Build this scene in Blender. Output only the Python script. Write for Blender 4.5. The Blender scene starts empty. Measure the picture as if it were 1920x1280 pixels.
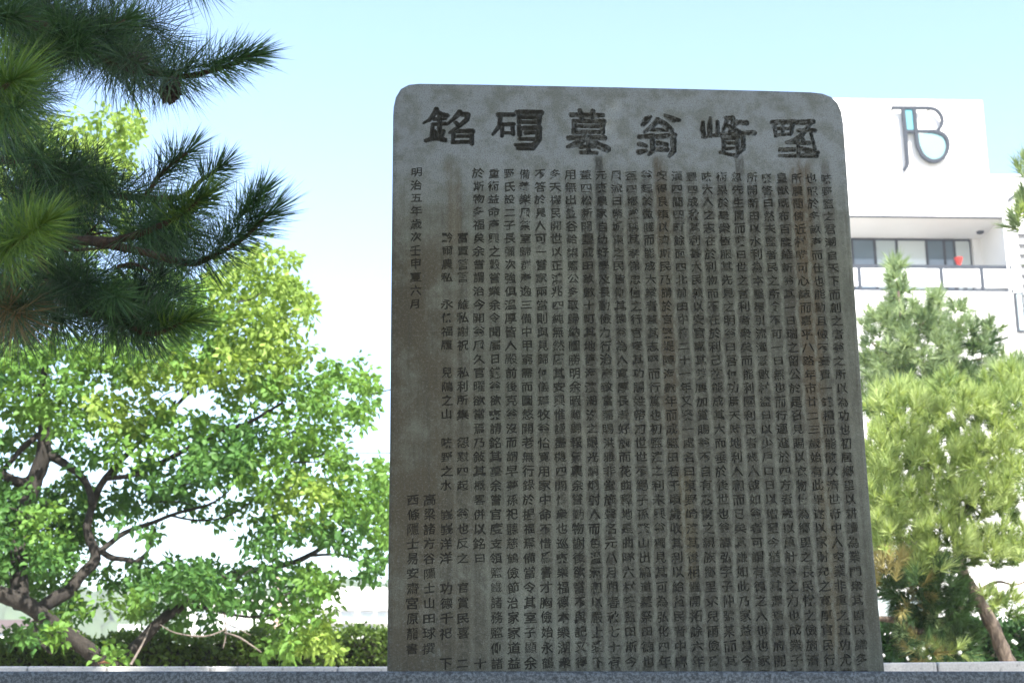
import bpy, bmesh, math, random
import numpy as np
from mathutils import Vector, Matrix
from mathutils.geometry import delaunay_2d_cdt

R_ = math.radians
rnd = random.Random(7)
rng = np.random.default_rng(11)
sc = bpy.context.scene
COL = sc.collection

# ------------------------------------------------------------------ camera, sky, sun, exposure
F_PX, PITCH, CAM = 2700.0, R_(14.9), Vector((0.0, 0.0, 1.0))
cd = bpy.data.cameras.new("camera")
cam = bpy.data.objects.new("camera", cd)
COL.objects.link(cam)
cam.location = CAM
cam.rotation_euler = (math.pi / 2 + PITCH, 0, 0)
cd.sensor_width = 23.5
cd.lens = F_PX / 1920 * 23.5
cd.clip_start, cd.clip_end = 0.05, 3000
cd.dof.use_dof = True
cd.dof.focus_distance = 4.45
cd.dof.aperture_fstop = 4.5
sc.camera = cam

SUN_V = Vector((0.45, -1.0, 1.25)).normalized()
ELEV = math.asin(SUN_V.z)
AZ = math.atan2(SUN_V.x, SUN_V.y)
w = bpy.data.worlds.new("World")
sc.world = w
w.use_nodes = True
wt = w.node_tree
sky = wt.nodes.new("ShaderNodeTexSky")
sky.sky_type = 'NISHITA'
sky.sun_disc = False
sky.sun_elevation = ELEV
sky.sun_rotation = AZ
sky.air_density = 1.0
sky.dust_density = 1.5
sky.ozone_density = 0.45
wt.nodes["Background"].inputs[1].default_value = 0.142
wt.links.new(sky.outputs[0], wt.nodes["Background"].inputs[0])
sd = bpy.data.lights.new("sun", 'SUN')
sd.energy = 4.5
sd.angle = R_(0.5)
sd.color = (1.0, 0.95, 0.86)
sun = bpy.data.objects.new("sun", sd)
COL.objects.link(sun)
sun.rotation_euler = SUN_V.to_track_quat('Z', 'Y').to_euler()
sun.location = (6, -8, 14)
sc.view_settings.view_transform = 'Standard'
sc.view_settings.look = 'None'
sc.view_settings.gamma = 1
sc.view_settings.use_curve_mapping = False
sc.view_settings.exposure = 1.75

# ------------------------------------------------------------------ helpers
CP, SP = math.cos(PITCH), math.sin(PITCH)

def ray(px, py):
    x = (px - 960) / F_PX
    y = (640 - py) / F_PX
    return Vector((x, CP - y * SP, SP + y * CP))

def at(px, py, Y):
    d = ray(px, py)
    return CAM + d * (Y / d.y)

def on_plane(px, py, p0, n):
    d = ray(px, py)
    return CAM + d * ((p0 - CAM).dot(n) / d.dot(n))

def link(o, parent=None):
    COL.objects.link(o)
    if parent is not None:
        o.parent = parent
    return o

def tag(o, label=None, cat=None, group=None, kind=None):
    if label: o["label"] = label
    if cat: o["category"] = cat
    if group: o["group"] = group
    if kind: o["kind"] = kind
    return o

def empty(name, loc=(0, 0, 0), **kw):
    o = bpy.data.objects.new(name, None)
    o.empty_display_size = 0.2
    o.location = loc
    link(o)
    return tag(o, **kw)

def mesh_np(name, verts, faces, mat=None, parent=None, smooth=False, inv=None, tint=None):
    """faces: (n,3) or (n,4) array, or list of tuples"""
    me = bpy.data.meshes.new(name)
    v = np.asarray(verts, dtype=np.float32).reshape(-1, 3)
    if inv is not None:
        v = v - np.asarray(inv, dtype=np.float32)
    if isinstance(faces, np.ndarray):
        n, k = faces.shape
        me.vertices.add(len(v)); me.vertices.foreach_set("co", v.ravel())
        me.loops.add(n * k); me.loops.foreach_set("vertex_index", faces.astype(np.int32).ravel())
        me.polygons.add(n)
        me.polygons.foreach_set("loop_start", np.arange(0, n * k, k, dtype=np.int32))
        me.polygons.foreach_set("loop_total", np.full(n, k, dtype=np.int32))
        me.update(calc_edges=True)
        me.validate()
    else:
        me.from_pydata([tuple(map(float, a)) for a in v], [], faces)
        me.update()
    if tint is not None:
        at_ = me.attributes.new("tint", 'FLOAT', 'POINT'); at_.data.foreach_set("value", np.asarray(tint, dtype=np.float32))
    if smooth:
        me.polygons.foreach_set("use_smooth", np.ones(len(me.polygons), dtype=bool))
    if mat:
        me.materials.append(mat)
    o = bpy.data.objects.new(name, me)
    return link(o, parent)

def bm_obj(name, bm, mat, parent=None, smooth=False):
    bmesh.ops.recalc_face_normals(bm, faces=bm.faces)
    me = bpy.data.meshes.new(name)
    bm.to_mesh(me); bm.free()
    if smooth:
        for p in me.polygons: p.use_smooth = True
    if mat: me.materials.append(mat)
    return link(bpy.data.objects.new(name, me), parent)

def box(bm, x0, x1, y0, y1, z0, z1, bev=0.0, mtx=None):
    vs = [bm.verts.new(c) for c in ((x0,y0,z0),(x1,y0,z0),(x1,y1,z0),(x0,y1,z0),(x0,y0,z1),(x1,y0,z1),(x1,y1,z1),(x0,y1,z1))]
    fs = [bm.faces.new([vs[i] for i in f]) for f in ((0,3,2,1),(4,5,6,7),(0,1,5,4),(1,2,6,5),(2,3,7,6),(3,0,4,7))]
    if bev > 0:
        es = list({e for f in fs for e in f.edges})
        r = bmesh.ops.bevel(bm, geom=es, offset=bev, segments=2, affect='EDGES', profile=0.5)
    if mtx is not None:
        bmesh.ops.transform(bm, matrix=mtx, verts=[v for v in bm.verts if v.is_valid])

def box_obj(name, dims, mat, parent=None, bev=0.0):
    bm = bmesh.new(); box(bm, *dims, bev=bev)
    return bm_obj(name, bm, mat, parent)

def smooth_path(pts, rad, sub=4):
    """Catmull-Rom through points"""
    P = [Vector(p) for p in pts]
    if len(P) < 3: 
        return [P[0].lerp(P[-1], i / sub) for i in range(sub + 1)], [rad[0] + (rad[-1] - rad[0]) * i / sub for i in range(sub + 1)]
    out, rr = [], []
    n = len(P)
    for i in range(n - 1):
        p0, p1, p2, p3 = P[max(i-1,0)], P[i], P[i+1], P[min(i+2,n-1)]
        for k in range(sub):
            t = k / sub
            out.append(0.5*((2*p1)+(p2-p0)*t+(2*p0-5*p1+4*p2-p3)*t*t+(3*p1-p0-3*p2+p3)*t**3))
            rr.append(rad[i] + (rad[i+1]-rad[i])*t)
    out.append(P[-1]); rr.append(rad[-1])
    return out, rr

def tube_np(pts, rad, sides=8, rough=0.0):
    """returns verts, quad faces for a tapered limb"""
    V, Fq = [], []
    n = len(pts)
    up = Vector((0.13, 0.21, 1)).normalized()
    prev = None
    for i, p in enumerate(pts):
        d = (pts[min(i+1,n-1)] - pts[max(i-1,0)]).normalized()
        a = prev - d * prev.dot(d) if prev is not None else d.cross(up)
        if a.length < 1e-6: a = d.cross(Vector((1,0,0)))
        a.normalize(); b = d.cross(a); prev = a
        for k in range(sides):
            t = 2*math.pi*k/sides
            r = rad[i] * (1 + rough*(rnd.random()-0.5))
            V.append(p + a*math.cos(t)*r + b*math.sin(t)*r)
    for i in range(n-1):
        for k in range(sides):
            k2 = (k+1) % sides
            Fq.append((i*sides+k, i*sides+k2, (i+1)*sides+k2, (i+1)*sides+k))
    V.append(pts[-1]); c = len(V)-1
    T = [((n-1)*sides+k, (n-1)*sides+(k+1)%sides, c, c) for k in range(sides)]
    return V, Fq, [(a,b,c_) for a,b,c_,_ in T]

def limb(name, pts, rad, mat, parent, sides=8, rough=0.25, sub=4):
    p, r = smooth_path(pts, rad, sub)
    V, Q, T = tube_np(p, r, sides, rough)
    o = mesh_np(name, V, Q + T, mat, None, smooth=True, inv=parent.location)
    o.parent = parent
    return o

# ---- node helper
class NT:
    def __init__(s, name):
        s.m = bpy.data.materials.new(name); s.m.use_nodes = True
        s.t = s.m.node_tree; s.b = s.t.nodes["Principled BSDF"]; s.out = s.t.nodes["Material Output"]
    def n(s, typ, **kw):
        x = s.t.nodes.new(typ)
        for k, v in kw.items(): setattr(x, k, v)
        return x
    def put(s, inp, val):
        if hasattr(val, "links") or isinstance(val, bpy.types.NodeSocket): s.t.links.new(val, inp)
        else: inp.default_value = val
    def math(s, op, a, b=0.0, c=0.0, clamp=False):
        x = s.n("ShaderNodeMath", operation=op); x.use_clamp = clamp
        s.put(x.inputs[0], a); s.put(x.inputs[1], b); s.put(x.inputs[2], c)
        return x.outputs[0]
    def ss(s, v, a, b):
        x = s.n("ShaderNodeMapRange"); x.interpolation_type = 'SMOOTHSTEP'
        s.put(x.inputs[0], v); x.inputs[1].default_value = a; x.inputs[2].default_value = b
        x.inputs[3].default_value = 0; x.inputs[4].default_value = 1
        return x.outputs[0]
    def mix(s, f, a, b):
        x = s.n("ShaderNodeMix", data_type='RGBA')
        s.put(x.inputs[0], f); 
        for i, v in ((6, a), (7, b)):
            if isinstance(v, tuple): v = tuple(v) + (1,) if len(v) == 3 else v
            s.put(x.inputs[i], v)
        return x.outputs[2]
    def coord(s, kind="Object", scale=(1,1,1)):
        c = s.n("ShaderNodeTexCoord"); m = s.n("ShaderNodeMapping")
        s.t.links.new(c.outputs[kind], m.inputs[0]); m.inputs[3].default_value = scale
        return m.outputs[0]
    def noise(s, vec, scale, detail=4, rough=0.55, dist=0.0):
        x = s.n("ShaderNodeTexNoise"); s.put(x.inputs["Vector"], vec)
        x.inputs["Scale"].default_value = scale; x.inputs["Detail"].default_value = detail
        x.inputs["Roughness"].default_value = rough; x.inputs["Distortion"].default_value = dist
        return x.outputs[0]
    def bump(s, h, strength=0.3, dist=0.01):
        x = s.n("ShaderNodeBump"); s.put(x.inputs["Height"], h)
        x.inputs["Strength"].default_value = strength; x.inputs["Distance"].default_value = dist
        s.t.links.new(x.outputs[0], s.b.inputs["Normal"])

def simple_mat(name, col, rough=0.6, metal=0.0, var=0.15, scale=3.0, bump=0.0, bscale=40):
    t = NT(name)
    v = t.coord("Object")
    n = t.noise(v, scale, 5)
    a = tuple(c * (1 - var) for c in col); b = tuple(min(1, c * (1 + var)) for c in col)
    t.put(t.b.inputs["Base Color"], t.mix(n, a, b))
    t.b.inputs["Roughness"].default_value = rough; t.b.inputs["Metallic"].default_value = metal
    if bump > 0: t.bump(t.noise(v, bscale, 6), bump, 0.02)
    return t.m

def leaf_mat(name, c0, c1, trans=0.35, tcol=None, rough=0.5, spec=0.25):
    t = NT(name)
    g = t.n("ShaderNodeNewGeometry")
    at_ = t.n("ShaderNodeAttribute"); at_.attribute_name = "tint"
    rf = t.math('ADD', t.math('MULTIPLY', at_.outputs["Fac"], 0.7), t.math('MULTIPLY', g.outputs["Random Per Island"], 0.3))
    col = t.mix(rf, c0, c1)
    t.put(t.b.inputs["Base Color"], col)
    t.b.inputs["Roughness"].default_value = rough
    t.b.inputs["Specular IOR Level"].default_value = spec
    tr = t.n("ShaderNodeBsdfTranslucent")
    if tcol is None: tcol = tuple(min(1, c * 1.6) for c in c1)
    t.put(tr.inputs[0], t.mix(rf, tuple(c*0.6 for c in tcol), tcol))
    mx = t.n("ShaderNodeMixShader"); mx.inputs[0].default_value = trans
    t.t.links.new(t.b.outputs[0], mx.inputs[1]); t.t.links.new(tr.outputs[0], mx.inputs[2])
    t.t.links.new(mx.outputs[0], t.out.inputs[0])
    return t.m

def bark_mat(name, c0, c1, scale=14, bump=0.8):
    t = NT(name)
    v = t.coord("Object", (1, 1, 0.35))
    n = t.noise(v, scale, 8, 0.65, 0.6)
    n2 = t.noise(t.coord("Object"), 3, 3)
    c = t.mix(t.ss(n, 0.35, 0.65), c0, c1)
    t.put(t.b.inputs["Base Color"], t.mix(t.math('MULTIPLY', n2, 0.6), c, tuple(0.5 * x for x in c0)))
    t.b.inputs["Roughness"].default_value = 0.9
    t.bump(n, bump, 0.03)
    return t.m

# ------------------------------------------------------------------ ground, hill
ground_mat = simple_mat("gravel_ground", (0.30, 0.27, 0.22), 0.95, var=0.3, scale=2.0, bump=0.5, bscale=60)
gs = 700
g = mesh_np("ground", [(-gs,-gs,0),(gs,-gs,0),(gs,gs,0),(-gs,gs,0)], [(0,1,2,3)], ground_mat)
tag(g, kind="structure")

hill_px = [(-700,1085),(-300,1100),(0,1092),(150,1106),(300,1098),(450,1112),(585,1094),(660,1089),(725,1095),(900,1110),(1300,1120),(1700,1135),(2100,1120),(2600,1130)]
def build_hill():
    V, Fq = [], []
    xs = np.linspace(-700, 2600, 260)
    ys = np.interp(xs, [p[0] for p in hill_px], [p[1] for p in hill_px])
    rows = 16
    for j in range(rows):
        t = j / (rows - 1)
        for x, y in zip(xs, ys):
            top = at(x, y, 250.0)
            k = top.z * (math.sin(t * math.pi / 2))
            z = -0.5 + k + (rnd.random() - 0.3) * 1.7 * (1 if j else 0)
            V.append((top.x * (200 + 50 * t) / 250 + (rnd.random() - .5) * 2, 200 + 50 * t + (rnd.random() - .5) * 3, z))
    n = len(xs)
    # back slope
    for x, y in zip(xs, ys):
        top = at(x, y, 250.0); V.append((top.x * 1.2, 560, -0.5))
    for j in range(rows):
        for i in range(n - 1):
            Fq.append((j*n+i, j*n+i+1, (j+1)*n+i+1, (j+1)*n+i))
    m = simple_mat("wooded_hill", (0.055, 0.085, 0.04), 0.95, var=0.6, scale=0.25)
    tag(mesh_np("hill", V, np.array(Fq), m), kind="structure")
build_hill()

# ------------------------------------------------------------------ the stone monument
P0 = at(1180, 1258, 4.5)
yaw = R_(4.6); lean = R_(0.75)
Rv = Vector((math.cos(yaw), math.sin(yaw), 0)); Nv = Vector((-math.sin(yaw), math.cos(yaw), 0)); Uv = Vector((0, 0, 1))
R2 = Rv * math.cos(lean) + Uv * math.sin(lean); U2 = Uv * math.cos(lean) - Rv * math.sin(lean)
Rv, Uv = R2, U2
stele_M = Matrix(((Rv.x, Nv.x, Uv.x, P0.x), (Rv.y, Nv.y, Uv.y, P0.y), (Rv.z, Nv.z, Uv.z, P0.z), (0,0,0,1)))
def uv(px, py):
    q = on_plane(px, py, P0, Nv) - P0
    return (q.dot(Rv), q.dot(Uv))

COLS, ROWS = 28, 37
ctl, ctr, cbl, cbr = [np.array(uv(*p)) for p in ((781,323),(1549,335),(772,1244),(1616,1236))]
def G(c, r):
    """text grid -> (u, v); c, r are cell-centre coordinates"""
    s, t = c / 27.0, r / 35.0
    return (ctl*(1-s)+ctr*s)*(1-t) + (cbl*(1-s)+cbr*s)*t
PITCH_U = float((G(27,17)-G(0,17))[0] / 27)
PITCH_V = float((G(13,0)-G(13,35))[1] / 35)
U0T, U0B = float(G(0,0)[0]), float(G(0,35)[0]); VT, VB = float(G(13,0)[1]), float(G(13,35)[1])
V_BOT = min(G(c_, 36.5)[1] for c_ in (-.5, 27.5)) - 0.03

def stone_material(name, dark=0.0):
    """weathered grey granite with run-down grime; dark = how much of it is carved recess"""
    t = NT(name)
    co = t.n("ShaderNodeTexCoord").outputs["Object"]
    sep = t.n("ShaderNodeSeparateXYZ"); t.t.links.new(co, sep.inputs[0])
    u, v = sep.outputs[0], sep.outputs[2]
    big = t.noise(co, 2.2, 5, 0.6)
    mid = t.noise(co, 14, 6, 0.65)
    fine = t.noise(co, 120, 5, 0.8)
    speck = t.noise(co, 300, 3, 0.85)
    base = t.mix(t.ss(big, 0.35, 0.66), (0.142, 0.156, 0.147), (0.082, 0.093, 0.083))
    base = t.mix(t.math('MULTIPLY', t.ss(v, 1.25, 1.72), 0.9), base, (0.185, 0.212, 0.236))  # paler blue top: sky light on the upper slab put into the colour
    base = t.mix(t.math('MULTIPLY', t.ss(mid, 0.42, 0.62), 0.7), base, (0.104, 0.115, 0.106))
    # brown lichen, lower left and foot; extra dark where weaker light is painted in
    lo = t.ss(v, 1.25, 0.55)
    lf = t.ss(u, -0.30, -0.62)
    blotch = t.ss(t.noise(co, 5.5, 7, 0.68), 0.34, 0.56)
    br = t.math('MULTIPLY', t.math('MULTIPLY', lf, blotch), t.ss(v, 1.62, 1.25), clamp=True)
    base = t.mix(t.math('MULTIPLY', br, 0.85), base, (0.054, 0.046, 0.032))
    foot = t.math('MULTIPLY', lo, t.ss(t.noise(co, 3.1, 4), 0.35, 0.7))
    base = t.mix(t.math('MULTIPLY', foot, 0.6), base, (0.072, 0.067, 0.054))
    # pale bloom spots
    pale = t.ss(t.noise(co, 9, 5, 0.6), 0.60, 0.75)
    base = t.mix(t.math('MULTIPLY', pale, 0.4), base, (0.19, 0.195, 0.19))
    # grime along the text columns
    st = t.n("ShaderNodeMapping"); st.inputs[3].default_value = (9, 1, 1.6); t.t.links.new(co, st.inputs[0])
    streak = t.noise(st.outputs[0], 2.2, 5, 0.6)
    wob = t.math('MULTIPLY', t.math('SUBTRACT', t.noise(co, 18, 4), 0.5), 0.55)
    ph = t.math('ADD', t.math('DIVIDE', t.math('SUBTRACT', u, (U0T + U0B) / 2), PITCH_U), wob)
    fr = t.math('ABSOLUTE', t.math('SUBTRACT', t.math('FRACT', t.math('ADD', ph, 0.5)), 0.5))
    colm = t.ss(fr, 0.44, 0.20)
    topm = t.ss(v, VT + 0.06, VT - 0.10)
    side = t.math('ADD', t.math('MULTIPLY', t.ss(u, -0.42, 0.08), 0.75), 0.40)
    inr = t.math('MULTIPLY', t.ss(u, 0.80, 0.70), t.ss(u, -0.62, -0.5))
    vary = t.math('ADD', t.math('MULTIPLY', t.ss(streak, 0.34, 0.56), 0.65), 0.35)
    patch = t.math('MULTIPLY', t.ss(t.noise(co, 22, 7, 0.8, 0.3), 0.40, 0.53), t.math('ADD', 0.35, t.ss(t.noise(co, 75, 4, 0.7), 0.38, 0.6)), clamp=True)
    gm = t.math('MULTIPLY', t.math('MULTIPLY', t.math('MULTIPLY', colm, topm), t.math('MULTIPLY', side, inr)), t.math('MULTIPLY', vary, patch), clamp=True)
    base = t.mix(t.math("MULTIPLY", gm, 0.97), base, (0.019, 0.019, 0.016))
    # general dirt between the columns, right half
    gen = t.math('MULTIPLY', t.math('MULTIPLY', t.ss(u, -0.25, 0.15), topm), t.math('MULTIPLY', inr, t.ss(t.noise(co, 30, 7, 0.8), 0.47, 0.58)), clamp=True)
    base = t.mix(t.math('MULTIPLY', gen, 0.8), base, (0.034, 0.036, 0.031))
    gr = t.math('MULTIPLY', t.ss(u, -0.2, 0.1), t.math('MULTIPLY', topm, inr))
    base = t.mix(t.math('MULTIPLY', gr, 0.38), base, (0.07, 0.072, 0.064))
    rs = t.n('ShaderNodeMapping'); rs.inputs[3].default_value = (30, 1, 1.3); t.t.links.new(co, rs.inputs[0])
    rsn = t.math('MULTIPLY', t.ss(t.noise(rs.outputs[0], 1.6, 5, 0.65, 0.4), 0.46, 0.70), t.math('MULTIPLY', t.ss(v, VT + 0.12, VT - 0.25), t.ss(mid, 0.35, 0.55)))
    base = t.mix(t.math('MULTIPLY', rsn, 0.7), base, (0.050, 0.050, 0.044))
    # run-down stains under the large characters
    def drip(px, y0, y1, wid, col, amt, fade=0.25):
        nonlocal base
        uc, v0 = uv(px, y0); v1 = uv(px, y1)[1]
        wv = t.math('MULTIPLY', t.math('SUBTRACT', t.noise(st.outputs[0], 4.0, 3), 0.5), 0.05)
        d = t.math('ABSOLUTE', t.math('SUBTRACT', t.math('ADD', u, wv), uc))
        k = t.math('MULTIPLY', t.ss(d, wid, wid * 0.35), t.math('MULTIPLY', t.ss(v, v0 + 0.015, v0 - 0.03), t.ss(v, v1, v1 + fade)))
        k = t.math('MULTIPLY', k, t.math('MULTIPLY', t.ss(mid, 0.30, 0.52), t.math('ADD', 0.45, t.ss(streak, 0.35, 0.6)), clamp=True))
        base = t.mix(t.math('MULTIPLY', k, amt), base, col)
    drip(1122, 288, 760, 0.016, (0.030, 0.033, 0.032), 0.9, 0.5)
    drip(1104, 430, 900, 0.028, (0.040, 0.040, 0.034), 0.8, 0.4)
    drip(1238, 290, 960, 0.042, (0.062, 0.055, 0.041), 0.85, 0.5)
    drip(1497, 296, 1000, 0.055, (0.072, 0.058, 0.039), 0.8, 0.6)
    drip(1470, 330, 900, 0.030, (0.045, 0.043, 0.037), 0.7, 0.5)
    drip(1386, 290, 420, 0.020, (0.045, 0.048, 0.046), 0.8, 0.15)
    drip(1548, 300, 480, 0.020, (0.050, 0.050, 0.045), 0.6, 0.2)
    drip(850, 300, 480, 0.035, (0.095, 0.084, 0.062), 0.55, 0.1)
    drip(1285, 880, 1120, 0.03, (0.085, 0.075, 0.046), 0.5, 0.1)
    drip(1545, 900, 1250, 0.03, (0.095, 0.083, 0.055), 0.5, 0.1)
    # pale ribs of clean stone left between the columns
    rib = t.math('MULTIPLY', t.math('MULTIPLY', t.ss(fr, 0.36, 0.47), topm), t.math('MULTIPLY', inr, t.ss(t.noise(co, 16, 6, 0.78), 0.40, 0.56)), clamp=True)
    rib = t.math('MULTIPLY', rib, t.math('ADD', 0.35, t.math('MULTIPLY', t.ss(u, -0.4, 0.1), 0.65)))
    base = t.mix(t.math('MULTIPLY', rib, 0.66), base, (0.142, 0.155, 0.144))
    warm = t.mix(t.ss(v, 1.30, 1.75), (1.24, 1.21, 1.04), (1.14, 1.15, 1.12))  # warm tint lower down, weaker where the painted sky blue sits
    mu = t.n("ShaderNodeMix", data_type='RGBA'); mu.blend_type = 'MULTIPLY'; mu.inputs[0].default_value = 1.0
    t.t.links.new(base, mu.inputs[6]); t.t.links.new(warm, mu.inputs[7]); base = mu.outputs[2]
    # coarse mineral grain
    base = t.mix(t.ss(fine, 0.50, 0.68), base, t.mix(0.27, base, (0.32, 0.33, 0.32)))
    base = t.mix(t.math('MULTIPLY', t.ss(speck, 0.52, 0.62), 0.72), base, (0.026, 0.027, 0.025))
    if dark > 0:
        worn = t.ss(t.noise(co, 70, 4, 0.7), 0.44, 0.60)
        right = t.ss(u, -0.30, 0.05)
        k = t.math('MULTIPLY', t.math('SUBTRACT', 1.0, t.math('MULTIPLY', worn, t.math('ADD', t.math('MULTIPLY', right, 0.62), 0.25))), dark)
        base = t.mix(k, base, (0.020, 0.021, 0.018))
    t.put(t.b.inputs["Base Color"], base)
    t.b.inputs["Roughness"].default_value = 0.85
    t.b.inputs["Specular IOR Level"].default_value = 0.35
    h = t.math('ADD', t.math('MULTIPLY', fine, 0.6), t.math('ADD', t.math('MULTIPLY', speck, 0.3), t.math('MULTIPLY', mid, 1.2)))
    t.bump(h, 0.45, 0.006)
    return t.m

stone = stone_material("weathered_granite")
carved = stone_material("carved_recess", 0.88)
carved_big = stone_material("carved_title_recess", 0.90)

stele = empty("memorial_stone", label="tall dark grey stone slab with rounded top corners, carved all over with columns of characters", cat="monument")
stele.matrix_world = stele_M

# outline (silhouette) traced once in the slab's own plane
def outline_uv():
    L = [(726,1258),(728,1050),(731,850),(734,500),(737,215),(738,198),(742,180),(751,165),(766,157),(786,155)]
    T = [(900,156.5),(1000,158.5),(1150,161.5),(1300,165),(1420,168),(1520,171)]
    Rr = [(1543,173.5),(1560,180),(1572,192),(1579,208),(1583,232),(1590,330),(1600,480),(1625,850),(1640,1040),(1661,1258)]
    pts = [uv(*p) for p in L + T + Rr]
    pts[0] = (pts[0][0], V_BOT); pts[-1] = (pts[-1][0], V_BOT)
    return pts
OUT = outline_uv()
def offset_poly(pts, d):
    out = []
    n = len(pts)
    for i in range(n):
        a, b, c = Vector(pts[i-1]), Vector(pts[i]), Vector(pts[(i+1) % n])
        e1, e2 = (b-a).normalized(), (c-b).normalized()
        n1, n2 = Vector((-e1.y, e1.x)), Vector((-e2.y, e2.x))
        m = (n1+n2); m.normalize()
        k = d / max(0.3, m.dot(n1))
        q = b - m * k * SGN
        out.append((q.x, q.y))
    return out
area = sum(OUT[i-1][0]*OUT[i][1]-OUT[i][0]*OUT[i-1][1] for i in range(len(OUT)))
SGN = -1 if area > 0 else 1
BEV = 0.014
ring_front = offset_poly(OUT, BEV)

# ---- the six large title characters: brush strokes as (points, half width) in enlarged-crop coordinates
Z1 = lambda p: (720 + p[0] / 4.128, 140 + p[1] / 4.128)
Z2 = lambda p: (1160 + p[0] / 4.128, 140 + p[1] / 4.128)
TITLE = [
 (Z1, (290, 250, 705, 560), [   # ming
  ([(405,268),(392,300),(352,352),(306,376)],[14,13,9,4]), ([(408,285),(440,308),(488,318)],[12,14,13]), ([(388,346),(472,340)],[11,11]),
  ([(378,386),(474,381)],[10,11]), ([(430,320),(430,500)],[12,13]), ([(376,400),(368,495)],[10,12]), ([(322,512),(400,490),(472,508)],[10,15,14]),
  ([(392,440),(404,466)],[10,12]), ([(460,440),(448,470)],[11,12]), ([(585,292),(552,330),(490,386)],[16,12,5]), ([(590,306),(648,312),(640,350),(580,402),(506,452)],[14,16,14,10,5]),
  ([(556,372),(574,396)],[11,12]), ([(536,440),(684,440)],[12,16]), ([(540,444),(532,528)],[11,9]), ([(676,440),(680,535)],[15,11]), ([(540,478),(664,478)],[8,9]), ([(530,524),(668,522)],[10,12])]),
 (Z1, (828, 255, 1240, 600), [  # jie
  ([(884,312),(1004,310)],[14,13]), ([(902,314),(892,400),(842,464)],[13,12,6]), ([(920,388),(1002,384)],[12,12]), ([(914,388),(912,474)],[12,10]), ([(994,386),(1000,462)],[12,10]),
  ([(920,452),(996,452)],[9,9]), ([(1030,292),(1216,296)],[15,18]), ([(1042,296),(1046,372)],[14,12]), ([(1204,300),(1198,376)],[17,14]), ([(1050,332),(1196,332)],[10,11]),
  ([(1050,368),(1198,370)],[11,12]), ([(1044,404),(1050,462)],[13,16]), ([(1076,416),(1202,412)],[14,15]), ([(1200,412),(1194,500),(1150,570),(1034,572)],[18,20,15,9]),
  ([(1096,452),(1158,450)],[11,11]), ([(1048,500),(1160,500)],[9,12]), ([(1016,544),(1150,544)],[8,12])]),
 (Z1, (1405, 255, 1745, 625), [  # mu
  ([(1452,312),(1690,316)],[16,14]), ([(1516,280),(1530,336)],[14,14]), ([(1616,284),(1606,334)],[14,12]), ([(1470,362),(1702,362)],[13,15]), ([(1474,362),(1470,452)],[16,14]),
  ([(1692,362),(1690,450)],[17,14]), ([(1480,402),(1690,402)],[11,11]), ([(1470,446),(1694,446)],[14,14]), ([(1430,492),(1706,490)],[15,16]), ([(1566,470),(1510,528),(1422,560)],[20,22,9]),
  ([(1590,486),(1650,544),(1726,576)],[18,22,24]), ([(1520,560),(1650,556)],[12,12]), ([(1582,520),(1582,604)],[13,13]), ([(1526,604),(1642,606)],[12,12])]),
 (Z2, (140, 295, 490, 645), [   # weng
  ([(246,326),(214,352),(186,388)],[8,22,13]), ([(358,316),(412,346),(470,354)],[8,22,9]), ([(302,350),(262,400),(198,446)],[16,14,6]), ([(304,350),(360,388),(406,432)],[14,20,18]),
  ([(250,428),(396,428)],[10,12]), ([(160,482),(268,476)],[14,15]), ([(260,480),(264,586),(236,618)],[16,16,8]), ([(162,538),(212,552)],[15,11]), ([(158,600),(212,590)],[18,10]),
  ([(302,482),(432,470)],[16,16]), ([(424,474),(424,590),(392,632)],[19,18,8]), ([(304,532),(372,542)],[16,13]), ([(300,580),(372,580)],[15,16])]),
 (Z2, (620, 305, 1065, 655), [  # qi
  ([(654,368),(648,420),(664,482)],[10,16,12]), ([(710,338),(704,410),(706,476)],[8,17,13]), ([(764,368),(768,462)],[11,14]), ([(652,482),(776,468)],[10,12]),
  ([(822,334),(880,338),(894,372)],[8,16,14]), ([(840,346),(806,440)],[12,7]), ([(880,370),(986,374)],[14,18]), ([(848,398),(932,442)],[13,13]), ([(900,392),(856,438)],[9,8]), ([(790,458),(930,456),(1046,452)],[9,11,18]),
  ([(808,492),(926,490)],[13,14]), ([(814,492),(812,596)],[12,11]), ([(918,492),(920,590)],[13,12]), ([(838,532),(892,532)],[9,9]), ([(814,574),(916,572)],[9,10]),
  ([(962,470),(964,570),(900,632)],[14,15,8]), ([(786,604),(912,628)],[8,11])]),
 (Z2, (1175, 335, 1555, 665), [  # ye
  ([(1192,372),(1358,366)],[17,16]), ([(1202,372),(1216,476)],[14,9]), ([(1346,370),(1336,452)],[15,10]), ([(1222,418),(1336,418)],[9,9]), ([(1270,372),(1268,462)],[10,9]), ([(1218,468),(1330,460)],[9,9]),
  ([(1384,372),(1504,364)],[16,16]), ([(1494,368),(1450,418)],[13,9]), ([(1386,434),(1516,432)],[11,14]), ([(1444,434),(1404,484),(1304,526)],[13,13,6]), ([(1408,472),(1432,520)],[12,12]),
  ([(1300,526),(1472,530)],[9,13]), ([(1386,486),(1392,626)],[10,11]), ([(1250,584),(1358,580)],[15,13]), ([(1400,576),(1460,590),(1538,602)],[18,20,14]), ([(1244,630),(1530,628)],[9,14]), ([(1484,440),(1520,584)],[8,10])]),
]
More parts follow.
